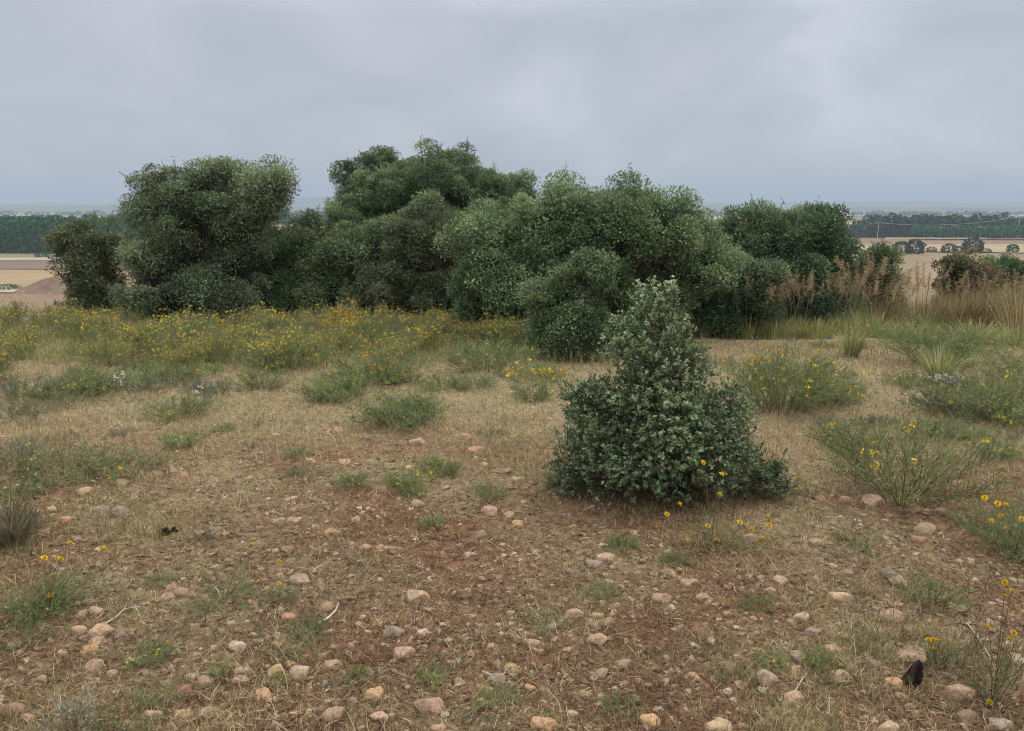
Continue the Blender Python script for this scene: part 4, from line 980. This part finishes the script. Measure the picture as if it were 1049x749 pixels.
def blades(name, N, y0, y1, seed, mat, L, wd, keep, tone, label, clumpy=.5, curl=.6, k=4, up=.75):
    x, y, g = dens_pts(N, y0, y1, seed)
    # gather into tufts
    tx = x + g.normal(size=N) * .02; cell = .07 * (1 + y * .06)
    qx = (np.floor(x / cell) + .5 + .6 * (vnoise(np.floor(x / cell) * 1.7, np.floor(y / cell) * 2.3, 3) - .5)) * cell; qy = (np.floor(y / cell) + .5 + .6 * (vnoise(np.floor(y / cell) * 1.3, np.floor(x / cell) * 2.9, 4) - .5)) * cell
    m = g.random(N) < clumpy
    x = np.where(m, qx + g.normal(size=N) * cell * .22, x); y = np.where(m, qy + g.normal(size=N) * cell * .22, y)
    ok = g.random(N) < keep(x, y); x, y = x[ok], y[ok]; n = len(x)
    sz = .75 + .085 * y; a = g.random(n) * 6.283
    LL = L * g.uniform(.45, 1.3, n) * (.6 + .8 * fbm(x * 2.3, y * 2.3, 51, 2)); H = LL * np.clip(g.normal(up, .25, n), .05, 1.1); out = np.sqrt(np.maximum(LL ** 2 - H ** 2, .05 * LL ** 2))
    t = np.linspace(0, 1, k); P = np.zeros((n, k, 3)); z = terrain(x, y)
    oo = out[:, None] * (t ** 1.4)[None]; P[..., 0] = x[:, None] + np.cos(a)[:, None] * oo; P[..., 1] = y[:, None] + np.sin(a)[:, None] * oo
    P[..., 2] = z[:, None] - .006 + H[:, None] * (t - curl * .35 * t ** 3)
    P[:, 1:, :2] += np.cumsum(g.normal(size=(n, k - 1, 2)), 1) * (LL * .06)[:, None, None]
    tp = np.array([1, .9, .65, .15])[:k] if k == 4 else np.array([1, .8, .2])
    ph = a + 1.57 + g.normal(size=n) * .5; side = np.stack([np.cos(ph), np.sin(ph), g.normal(size=n) * .15], -1)
    mb = MB(); ribbons(mb, P, (wd * sz * g.uniform(.6, 1.4, n))[:, None] * tp[None], side, np.clip(tone(x, y) + g.normal(size=n) * .26, 0, 1))
    return tag(mb.build(name, M[mat]), label, 'grass', None, 'stuff')


blades('dry_grass', 330000, 1.6, 17, 61, 'straw', .065, .0023, lambda x, y: (1 - .82 * bare(x, y)) * (1 - .85 * (x > 1.4) * (x < 4.4) * np.exp(-((y - PATH_Y + .3 * (vnoise(x * 2, y, 4) - .5)) / .34) ** 2)), lambda x, y: .46 + .28 * STRAW_BAND(y) + .25 * (fbm(x * .8, y * .8, 71, 2) - .5), 'short dry straw-coloured grass covering most of the stony hilltop', clumpy=.6)
blades('olive_grass', 210000, 1.6, 17, 62, 'grass', .06, .0021, lambda x, y: np.clip(2.3 * (fbm(x * .9 + 20, y * .9, 81, 3) - .32) + .18 * STRAW_BAND(y), .06, 1) * (1 - .78 * bare(x, y)), lambda x, y: .45 + .3 * STRAW_BAND(y), 'thin olive-green grass growing through the dry straw', clumpy=.7)
blades('tall_dry_grass', 45000, 1.8, 9, 63, 'straw', .14, .0018, lambda x, y: np.clip(3.2 * (fbm(x * 1.3 + 50, y * 1.3, 91, 3) - .52), 0, 1), lambda x, y: .6 + 0 * x, 'taller wispy dry grass in loose tufts on the hilltop', clumpy=.8, up=.85)
blades('meadow_grass', 110000, 6.8, 17, 64, 'grass', .22, .0028, lambda x, y: np.clip((y - 7.4 - 1.4 * (fbm(x * .7, y * .7, 15, 2) - .5)) / 1.5, 0, 1) * (.35 + .65 * (fbm(x * 1.2, y * 1.2, 16, 2) > .38)) * (1 - .9 * (x > 1.2) * np.clip((PATH_Y + .75 + .9 * (fbm(x * 1.3, y * 1.3, 61, 3) - .5) - y) / .5, 0, 1)), lambda x, y: .45 + .35 * (fbm(x * .9, y * .9, 17, 2) - .5), 'taller green and straw grass between the herbs before the oaks', clumpy=.7, up=.85)
# litter: flat dead bits
def litter():
    N = 210000; x, y, g = dens_pts(N, 1.6, 14, 65); n = N; sz = .75 + .08 * y
    L = .028 * g.uniform(.4, 1.8, n) * (1 + .04 * y); a = g.random(n) * 6.283; til = g.normal(size=n) * .25
    d = np.stack([np.cos(a) * np.cos(til), np.sin(a) * np.cos(til), np.sin(til)], -1); c = np.stack([x, y, terrain(x, y) + np.abs(g.normal(size=n)) * .006 + .002], -1)
    t = np.array([-.5, 0, .5]); P = c[:, None] + d[:, None] * (L[:, None] * t)[..., None]; P[:, 1, 2] += .004 * g.random(n)
    P[:, 1, :2] += g.normal(size=(n, 2)) * (L * .12)[:, None]
    side = np.stack([-np.sin(a), np.cos(a), g.normal(size=n) * .5], -1)
    b = bare(x, y); mb = MB(); ribbons(mb, P, (.0025 * sz * g.uniform(.5, 1.7, n))[:, None] * np.array([.5, 1, .5]), unit(side), np.clip(.55 - .2 * b + .26 * STRAW_BAND(y) + g.normal(size=n) * .24, 0, 1))
    tag(mb.build('plant_litter', M['litter']), 'flat dead stems and grass litter strewn over the soil', 'litter', None, 'stuff')


litter()


# ------------------------------------------------------------------ stones
def ico(sub):
    t = (1 + 5 ** .5) / 2
    v = [(-1, t, 0), (1, t, 0), (-1, -t, 0), (1, -t, 0), (0, -1, t), (0, 1, t), (0, -1, -t), (0, 1, -t), (t, 0, -1), (t, 0, 1), (-t, 0, -1), (-t, 0, 1)]
    f = [(0, 11, 5), (0, 5, 1), (0, 1, 7), (0, 7, 10), (0, 10, 11), (1, 5, 9), (5, 11, 4), (11, 10, 2), (10, 7, 6), (7, 1, 8), (3, 9, 4), (3, 4, 2), (3, 2, 6), (3, 6, 8), (3, 8, 9), (4, 9, 5), (2, 4, 11), (6, 2, 10), (8, 6, 7), (9, 8, 1)]
    v = [np.array(p) / np.linalg.norm(p) for p in v]
    for _ in range(sub):
        c = {}; nf = []
        def mid(a, b):
            k = (min(a, b), max(a, b))
            if k not in c: p = v[a] + v[b]; v.append(p / np.linalg.norm(p)); c[k] = len(v) - 1
            return c[k]
        for a, b, d in f:
            x, y, z = mid(a, b), mid(b, d), mid(d, a); nf += [(a, x, z), (b, y, x), (d, z, y), (x, y, z)]
        f = nf
    return np.array(v), np.array(f)


IV, IF = ico(3)


def stone_shape(seed, cuts):
    g = np.random.default_rng(seed); V = IV.copy()
    for _ in range(cuts):
        n = unit(g.normal(size=3) + [0, 0, .2]); lim = g.uniform(.62, .88); d = V @ n; over = d > lim
        V[over] -= n[None] * ((d[over] - lim) * .96)[:, None]
    r = 1 + .10 * (np.sin(V[:, 0] * 2.3 + seed) * np.cos(V[:, 1] * 2.7 + seed * 2)) + .035 * np.sin(V[:, 2] * 6 + V[:, 0] * 5 + seed) + .05 * (fbm(V[:, 0] * 2.5 + seed, V[:, 1] * 2.5 + V[:, 2] * 1.7, seed % 17, 3) - .5)
    V = V * r[:, None] * [1, g.uniform(.68, .92), g.uniform(.5, .75)]
    mb = MB(); mb.add(V, IF, .5); o = mb.build('stone', M['stone'], smooth=True); me = o.data; bpy.data.objects.remove(o)
    return me


SHAPES = [stone_shape(1000 + i, [2, 4, 6, 8, 10, 5, 7, 12, 3, 9][i]) for i in range(10)]
CL = {'p': ('pinkish', (.37, .262, .182)), 'o': ('orange-tan', (.44, .265, .13)), 'g': ('grey', (.27, .225, .185)), 't': ('tan', (.39, .285, .19)), 'w': ('pale', (.43, .36, .285)), 'r': ('reddish', (.29, .155, .105)), 'y': ('yellowish', (.42, .31, .16)), 'd': ('dark', (.13, .115, .10)), 'b': ('brown', (.25, .16, .11))}
# u, v (centre), width px, colour, squat
ST = """427 612 25 p;413 669 22 p;433 649 13 w;403 647 20 g;387 638 9 o;590 627 20 p;612 630 12 y;623 638 16 b;612 656 22 t;566 642 16 g;547 659 13 t;568 655 11 b;523 629 10 t;638 681 19 b;510 680 12 b;525 684 15 y;508 698 20 g;492 704 12 o;493 720 12 o;382 712 18 o;439 723 30 p;389 733 19 t;403 733 12 g;557 743 27 o;667 738 21 o;450 747 17 p;620 570 18 p;609 578 15 g;548 581 10 b;685 587 17 t;678 613 20 p;532 536 15 o;587 539 9 o;503 523 20 p;520 527 13 p;373 561 13 t;399 562 11 p;388 560 9 p;427 517 15 p;364 532 9 w;438 535 9 t;493 548 17 b;615 690 16 g;359 719 13 g;
68 534 15 o;40 524 8 o;53 522 12 p;87 503 15 p;122 525 17 g;103 523 18 g;340 545 15 o;293 563 14 b;308 594 21 g;302 535 17 p;285 534 14 t;298 511 13 p;335 622 19 p;297 632 16 r;185 607 16 b;171 612 12 p;159 615 10 r;173 602 13 p;210 612 9 w;253 597 12 b;285 589 10 p;102 648 22 p;78 647 15 p;88 653 12 b;99 658 14 t;92 666 17 o;83 629 15 p;97 627 14 t;92 617 13 b;165 628 12 b;123 650 15 d;95 681 17 p;115 691 12 g;233 682 11 r;248 689 18 p;247 698 16 p;195 693 15 w;209 698 15 t;187 709 18 r;224 709 8 r;283 687 16 y;297 682 12 o;307 690 19 t;340 682 17 p;342 733 22 p;155 736 20 t;185 732 17 t;242 663 18 w;267 712 17 o;208 730 15 w;27 736 12 p;10 730 20 b;200 672 12 g;133 678 10 g;
861 693 21 p;816 685 15 p;785 696 22 g;814 716 22 t;789 732 11 o;737 744 28 t;911 747 22 p;934 672 27 p;917 700 14 o;986 713 26 p;1027 744 20 g;922 597 18 t;912 590 18 d;982 623 15 t;914 632 20 t;867 587 15 b;862 612 23 p;821 633 15 t;812 638 9 p;832 647 19 g;867 653 17 b;854 667 17 t;942 553 13 r;947 542 22 p;896 513 20 p;869 513 17 t;842 511 12 p;966 523 13 b;837 556 15 t;767 553 20 p;746 685 19 b;756 673 10 w;819 673 17 g;706 597 20 p;722 613 15 t;1044 677 14 w;782 683 12 t;871 685 16 b;892 680 18 g;992 734 20 b;799 595 14 p;789 605 12 p;802 613 10 p;
475 447 15 o;527 447 9 o;517 448 7 t;345 441 12 o;336 442 8 o;428 452 17 t;318 472 14 p;354 472 14 p;421 479 12 o;402 479 8 t;357 497 11 t;497 476 9 w;530 492 14 p;517 482 14 p;487 461 17 r;123 494 14 p;178 482 9 p;187 487 12 r;297 436 8 w;283 445 9 p;255 490 11 p;390 500 10 p;570 470 9 w;600 455 9 t;455 500 11 p"""
stones = []
for tok in ST.replace('\n', '').split(';'):
    u, v, w, c = tok.split(); stones.append((float(u), float(v), float(w), c, True))
g = np.random.default_rng(99); taken = [(s[0], s[1], s[2]) for s in stones]
tries = 0
while len(stones) < 296 and tries < 9000:
    tries += 1
    u = g.uniform(-20, 1070); v = 495 + 253 * g.random() ** .8; p = G(u, v)
    if bare(p[0], p[1]) < .35 and g.random() < .72: continue
    if 565 < u < 800 and v < 520: continue
    w = g.uniform(5, 11) * (.35 + (v - 400) / 350)
    if any((u - a) ** 2 + ((v - b) * 1.6) ** 2 < ((w + c) * .62) ** 2 for a, b, c in taken): continue
    taken.append((u, v, w)); stones.append((u, v, w, 'ptpobgpwtr'[int(g.integers(10))], False))


def place_words(u, v):
    col = ['at far left', 'at left', 'left of centre', 'in the centre', 'right of centre', 'at right', 'at far right'][int(np.clip(u / 1049 * 7, 0, 6))]
    row = 'along the bottom edge' if v > 705 else 'in the near foreground' if v > 640 else 'in the foreground' if v > 570 else 'level with the sapling foot' if v > 500 else 'beyond the sapling foot'
    return f'{row} {col}'


info = []
for i, (u, v, w, c, hand) in enumerate(stones):
    p = G(u, v + w * .18); s = np.linalg.norm(p - CAM) / F; r = w * s * .5
    o = bpy.data.objects.new('stone', SHAPES[int(g.integers(10))]); COL.objects.link(o)
    hf = g.uniform(.85, 1.2); sq = g.uniform(.8, 1.25)
    o.scale = (r * 1.06, r * 1.06 * hf, r * 1.06 * sq); o.rotation_euler = (g.normal() * .18, g.normal() * .18, g.random() * .8 - .4 + (3.14 if g.random() < .5 else 0))
    o.location = (p[0], p[1] + r * .3, float(terrain(p[0], p[1] + r * .3)) + r * .02 * sq)
    nm, cc = CL[c]; cc = tuple(.72 * a_ + .28 * b_ for a_, b_ in zip(cc, (.35, .25, .18))); k = g.uniform(.8, 1.1); o.color = (*[min(1, x * k * q_ * g.uniform(.95, 1.05)) for x, q_ in zip(cc, (1.02, 1.0, .92))], 1)
    size = 'big' if r * 2 > .065 else 'medium' if r * 2 > .038 else 'small'
    shape = 'flat' if sq < .93 else 'rounded' if sq < 1.12 else 'upstanding'
    info.append((o, u, v, f'{size} {shape} {nm} stone', place_words(u, v)))
from collections import defaultdict
byl = defaultdict(list)
for t in info: byl[(t[3], t[4])].append(t)
ORD = ['leftmost', 'second from left', 'third from left', 'fourth from left', 'fifth from left', 'sixth from left']; NUM = ['', '', 'two', 'three', 'four', 'five', 'six', 'seven', 'eight', 'nine', 'ten']
for (a, b), L in byl.items():
    L.sort(key=lambda t: t[1])
    for q, t in enumerate(L):
        lab = f'{a} {b}' if len(L) == 1 else f'{ORD[q] if q < len(L) - 1 or q == 0 else "rightmost"} of {NUM[len(L)]} {a}s {b}' if len(L) < 8 else f'{a} {b}'
        lab = lab.replace('level with the sapling foot', 'level with the sapling').replace('second from left', 'second') if len(lab.split()) > 16 else lab
        tag(t[0], lab, 'stone', 'cobbles lying on the soil')


def gravel():
    N = 36000; x, y, gg = dens_pts(N, 1.6, 9, 70); ok = gg.random(N) < (.12 + .88 * bare(x, y)) * np.clip(1.75 - y * .25, .08, 1); x, y = x[ok], y[ok]; n = len(x)
    v8, f8 = ico(1); r = .0044 * np.exp(np.clip(gg.normal(size=n), -2, 2) * .6) * (1 + .10 * y)
    T = np.stack([x, y, terrain(x, y) + r * .1], -1); R = frames(unit(gg.normal(size=(n, 3)) * [1, 1, .25]), np.tile([0, 0, 1.], (n, 1)) + gg.normal(size=(n, 3)) * .35)
    x2, y2, _ = dens_pts(2600, 1.7, 5.4, 171); o2 = gg.random(2600) < .35 + .65 * bare(x2, y2); x2, y2 = x2[o2], y2[o2]; m2 = len(x2); r2 = gg.uniform(.008, .0165, m2)
    T = np.concatenate([T, np.stack([x2, y2, terrain(x2, y2) + r2 * .08], -1)]); r = np.concatenate([r, r2])
    R = np.concatenate([R, frames(unit(gg.normal(size=(m2, 3)) * [1, 1, .2]), np.tile([0, 0, 1.], (m2, 1)) + gg.normal(size=(m2, 3)) * .3)]); n += m2
    mb = MB(); col_ = gg.random(n)
    for q in range(6):
        dv = v8.copy()
        for _ in range(5):
            nn = unit(gg.normal(size=3)); lim = gg.uniform(.45, .8); dd = dv @ nn; dv[dd > lim] -= nn[None] * (dd[dd > lim] - lim)[:, None]
        dv = dv * [1.1, .85, .65] * (1 + .14 * gg.normal(size=(len(dv), 1))); m = np.arange(n) % 6 == q
        inst(mb, dv, [f8], R[m], r[m], T[m], col_[m])
    tag(mb.build('gravel', M['pebble']), 'fine reddish gravel scattered over the bare soil', 'gravel', None, 'stuff')


gravel()


# ------------------------------------------------------------------ twigs, stub
def twig(pts, r, label, tone=.9, mat='dry_stem', side=()):
    P = np.array([G(u, v) for u, v in pts]); P[:, 2] += .008 + .012 * np.sin(np.linspace(0, 3.1, len(P))); base = P[0].copy()
    k = 16; t = np.linspace(0, len(P) - 1, k); Q = np.stack([np.interp(t, np.arange(len(P)), P[:, i]) for i in range(3)], -1)
    Q[1:-1] = (Q[:-2] + Q[1:-1] * 2 + Q[2:]) / 4
    mb = MB(); tubes(mb, Q[None], np.linspace(r, r * .4, k)[None], [tone], 6)
    for sd in side:
        S_ = np.array([G(u, v) for u, v in sd]); S_[:, 2] += .015; tubes(mb, S_[None], np.linspace(r * .6, r * .3, len(S_))[None], [tone], 5)
    o = mb.build('twig', mat if not isinstance(mat, str) else M[mat], origin=base); o.location = base; tag(o, label, 'twig', None)


M['dead_wood'] = plant_mat('dead_wood', [(0, (.10, .08, .065)), (.5, (.25, .21, .17)), (1, (.46, .41, .34))], .85, 0)
twig([(325, 641), (336, 638), (344, 630), (347, 620)], .006, 'curved bleached twig beside pink cobble, centre left foreground', 1, 'dead_wood')
twig([(108, 641), (120, 636), (127, 629), (138, 626), (150, 624)], .0045, 'crooked greyish twig above the dark stone at left', .7, 'dead_wood', [[(127, 629), (130, 623)], [(138, 626), (143, 630)]])
twig([(494, 690), (505, 697), (517, 695), (518, 688)], .004, 'short hooked pale twig on flat grey stone at bottom centre', .9, 'dead_wood')
twig([(218, 601), (224, 610), (227, 616)], .003, 'thin straight twig under the low grey-green herb', .9, 'dead_wood')
twig([(195, 742), (207, 737), (214, 741), (222, 735)], .003, 'thin crooked twig on the bottom edge at left', .8, 'dead_wood')
twig([(990, 640), (1000, 655), (1012, 675), (1020, 690)], .003, 'thin dry stalk lying beside the tall herb at lower right', .8, 'dead_wood')
twig([(812, 715), (822, 700), (828, 690)], .003, 'thin straw stalk leaning over the tan cobble at lower right', .9, 'dead_wood')
M['char'] = plant_mat('charred_bark', [(0, (.012, .009, .007)), (.6, (.03, .023, .018)), (1, (.075, .055, .04))], .9, 0, .08)


def stub(u, v, hpx, wpx, label, name='stump', lean=.25, flat=1):
    b = G(u, v); s = np.linalg.norm(b - CAM) / F; h = hpx * s * 1.08; w = wpx * s * .5; k = 12; n = 14
    t = np.linspace(0, 1, k); th = np.arange(n) * 6.283 / n; g2 = np.random.default_rng(8)
    rad = w * np.array([1.3, 1.2, 1.08, 1, .95, .9, .82, .74, .66, .56, .40, .08]) ; V = []
    for i in range(k):
        rr = rad[i] * (1 + .14 * np.sin(th * 3 + i * .4) + .12 * np.sin(th * 5 - i * .9) + .09 * g2.normal(size=n))
        V.append(np.stack([rr * np.cos(th) + lean * h * t[i], rr * .6 * np.sin(th) * flat, np.full(n, -.012 + h * t[i])], -1))
    i = np.arange(k - 1)[:, None] * n; j = np.arange(n)[None]; j2 = (j + 1) % n
    mb = MB(); mb.add(np.concatenate(V), np.stack([i + j, i + j2, i + n + j2, i + n + j], -1).reshape(-1, 4), np.clip(np.tile(g2.random(n), k) * .7 + g2.random(n * k) * .4 - .1, 0, 1))
    o = mb.build(name, M['char'], smooth=True); o.location = b; tag(o, label, 'stump' if name == 'stump' else 'wood scrap')


stub(931, 702, 25, 15, 'black pointed wooden stub in front of the flat pinkish stone', lean=.22)
stub(163, 547, 8, 14, 'dark hollow scrap of dead wood on soil at left', 'wood_scrap', lean=.8)
stub(178, 545, 7, 7, 'tiny dark splinter right beside the dark wood scrap at left', 'wood_scrap', lean=.1)

# ------------------------------------------------------------------ air, sky, sun, camera
hz = MB(); x0, x1, y0, y1, z0, z1 = -15000, 15000, -15000, 15000, -36, 190
hz.add([[x0, y0, z0], [x1, y0, z0], [x1, y1, z0], [x0, y1, z0], [x0, y0, z1], [x1, y0, z1], [x1, y1, z1], [x0, y1, z1]], [[3, 2, 1, 0], [4, 5, 6, 7], [0, 1, 5, 4], [1, 2, 6, 5], [2, 3, 7, 6], [3, 0, 4, 7]], 0)
hm_ = bpy.data.materials.new('haze'); hm_.use_nodes = True; nt = hm_.node_tree; nt.nodes.remove(nt.nodes['Principled BSDF'])
pv = nt.nodes.new('ShaderNodeVolumePrincipled'); pv.inputs['Color'].default_value = (.42, .52, .65, 1); pv.inputs['Density'].default_value = .00020
nt.links.new(pv.outputs[0], nt.nodes['Material Output'].inputs['Volume'])
ho = hz.build('haze', hm_); ho['kind'] = 'stuff'; ho['label'] = 'pale bluish haze over the far plain'; ho['category'] = 'haze'

SUN_EL, SUN_AZ = math.radians(62), math.radians(55)     # azimuth clockwise from +Y (view direction)
w = bpy.data.worlds.new('World'); sc.world = w; w.use_nodes = True; N = w.node_tree.nodes; L = w.node_tree.links
bg = N['Background']; bg.inputs['Strength'].default_value = .1
sky = N.new('ShaderNodeTexSky'); sky.sky_type = 'NISHITA'; sky.sun_disc = False; sky.sun_elevation = SUN_EL; sky.sun_rotation = SUN_AZ
tc = N.new('ShaderNodeTexCoord'); sx = N.new('ShaderNodeSeparateXYZ'); L.new(tc.outputs['Generated'], sx.inputs[0])


def mth(op, a, b=None):
    n = N.new('ShaderNodeMath'); n.operation = op
    for i, q in enumerate((a, b)):
        if q is None: continue
        if isinstance(q, (int, float)): n.inputs[i].default_value = q
        else: L.new(q, n.inputs[i])
    return n.outputs[0]


zz = mth('ADD', mth('MAXIMUM', sx.outputs[2], 0), .42)
cx = N.new('ShaderNodeCombineXYZ'); L.new(mth('DIVIDE', sx.outputs[0], zz), cx.inputs[0]); L.new(mth('DIVIDE', sx.outputs[1], zz), cx.inputs[1])
n1 = N.new('ShaderNodeTexNoise'); n1.inputs['Scale'].default_value = 2.6; n1.inputs['Detail'].default_value = 7; n1.inputs['Roughness'].default_value = .52; n1.inputs['Distortion'].default_value = .5; L.new(cx.outputs[0], n1.inputs['Vector'])
cr = ramp(N, [(.30, (.475, .503, .58)), (.5, (.53, .56, .632)), (.70, (.61, .638, .70))]); L.new(n1.outputs[0], cr.inputs[0])
# brighter thin spots in the cloud deck, at fixed compass directions
tot = None
for (u, v, wid, amp) in [(945, 10, .975, .15), (570, 128, .992, .10)]:
    d = unit(ray(u, v)); dt = N.new('ShaderNodeVectorMath'); dt.operation = 'DOT_PRODUCT'; dt.inputs[1].default_value = tuple(d); L.new(tc.outputs['Generated'], dt.inputs[0])
    mr = N.new('ShaderNodeMapRange'); mr.interpolation_type = 'SMOOTHSTEP'; mr.inputs[1].default_value = wid; mr.inputs[2].default_value = 1; mr.inputs[3].default_value = 0; mr.inputs[4].default_value = amp; L.new(dt.outputs['Value'], mr.inputs[0])
    q = mth('MULTIPLY', mr.outputs[0], mth('MULTIPLY', mth('POWER', n1.outputs[0], 2.0), 3.4)); tot = q if tot is None else mth('ADD', tot, q)
# overcast deck is brighter towards the zenith
zr = N.new('ShaderNodeMapRange'); zr.inputs[1].default_value = .22; zr.inputs[2].default_value = 1; zr.inputs[3].default_value = 1; zr.inputs[4].default_value = 5.2; L.new(sx.outputs[2], zr.inputs[0])
fac = mth('MULTIPLY', mth('ADD', tot, 1), mth('MULTIPLY', zr.outputs[0], 10))
sc_ = N.new('ShaderNodeVectorMath'); sc_.operation = 'SCALE'; L.new(cr.outputs[0], sc_.inputs[0]); L.new(fac, sc_.inputs['Scale'])
# whiter overhead, dimmer and bluer in the last degrees over the plain
wz = N.new('ShaderNodeMapRange'); wz.inputs[1].default_value = .25; wz.inputs[2].default_value = .8; wz.inputs[4].default_value = .85; L.new(sx.outputs[2], wz.inputs[0])
lum = N.new('ShaderNodeMix'); lum.data_type = 'RGBA'; lum.inputs[7].default_value = (.52, .51, .50, 1); L.new(wz.outputs[0], lum.inputs[0]); L.new(cr.outputs[0], lum.inputs[6])
lo = N.new('ShaderNodeMapRange'); lo.interpolation_type = 'SMOOTHSTEP'; lo.inputs[1].default_value = 0; lo.inputs[2].default_value = .11; lo.inputs[3].default_value = .93; lo.inputs[4].default_value = 1; L.new(sx.outputs[2], lo.inputs[0])
L.new(lum.outputs[2], sc_.inputs[0]); L.new(mth('MULTIPLY', fac, lo.outputs[0]), sc_.inputs['Scale'])
mx = N.new('ShaderNodeMix'); mx.data_type = 'RGBA'; mx.inputs[0].default_value = .93; L.new(sky.outputs[0], mx.inputs[6]); L.new(sc_.outputs[0], mx.inputs[7])
L.new(mx.outputs[2], bg.inputs['Color'])

sl = bpy.data.lights.new('Sun', 'SUN'); sl.energy = 1.5; sl.angle = math.radians(12); sl.color = (1, .93, .82)
so = bpy.data.objects.new('Sun', sl); COL.objects.link(so)
dv = Vector((math.sin(SUN_AZ) * math.cos(SUN_EL), math.cos(SUN_AZ) * math.cos(SUN_EL), math.sin(SUN_EL)))
so.rotation_euler = dv.to_track_quat('Z', 'Y').to_euler(); so.location = (0, 0, 30)

cam = bpy.data.cameras.new('Camera'); co = bpy.data.objects.new('Camera', cam); COL.objects.link(co)
co.location = CAM; co.rotation_euler = (math.pi / 2 - PITCH, 0, 0); cam.sensor_width = 36; cam.lens = F / 1049 * 36; cam.clip_start = .05; cam.clip_end = 60000
sc.camera = co
sc.view_settings.view_transform = 'Standard'; sc.view_settings.look = 'None'; sc.view_settings.gamma = 1; sc.view_settings.exposure = 0
sc.cycles.use_denoising = True; sc.cycles.filter_width = 1.0; sc.cycles.volume_bounces = 1; sc.cycles.max_bounces = 8; sc.cycles.diffuse_bounces = 3; sc.cycles.transmission_bounces = 3
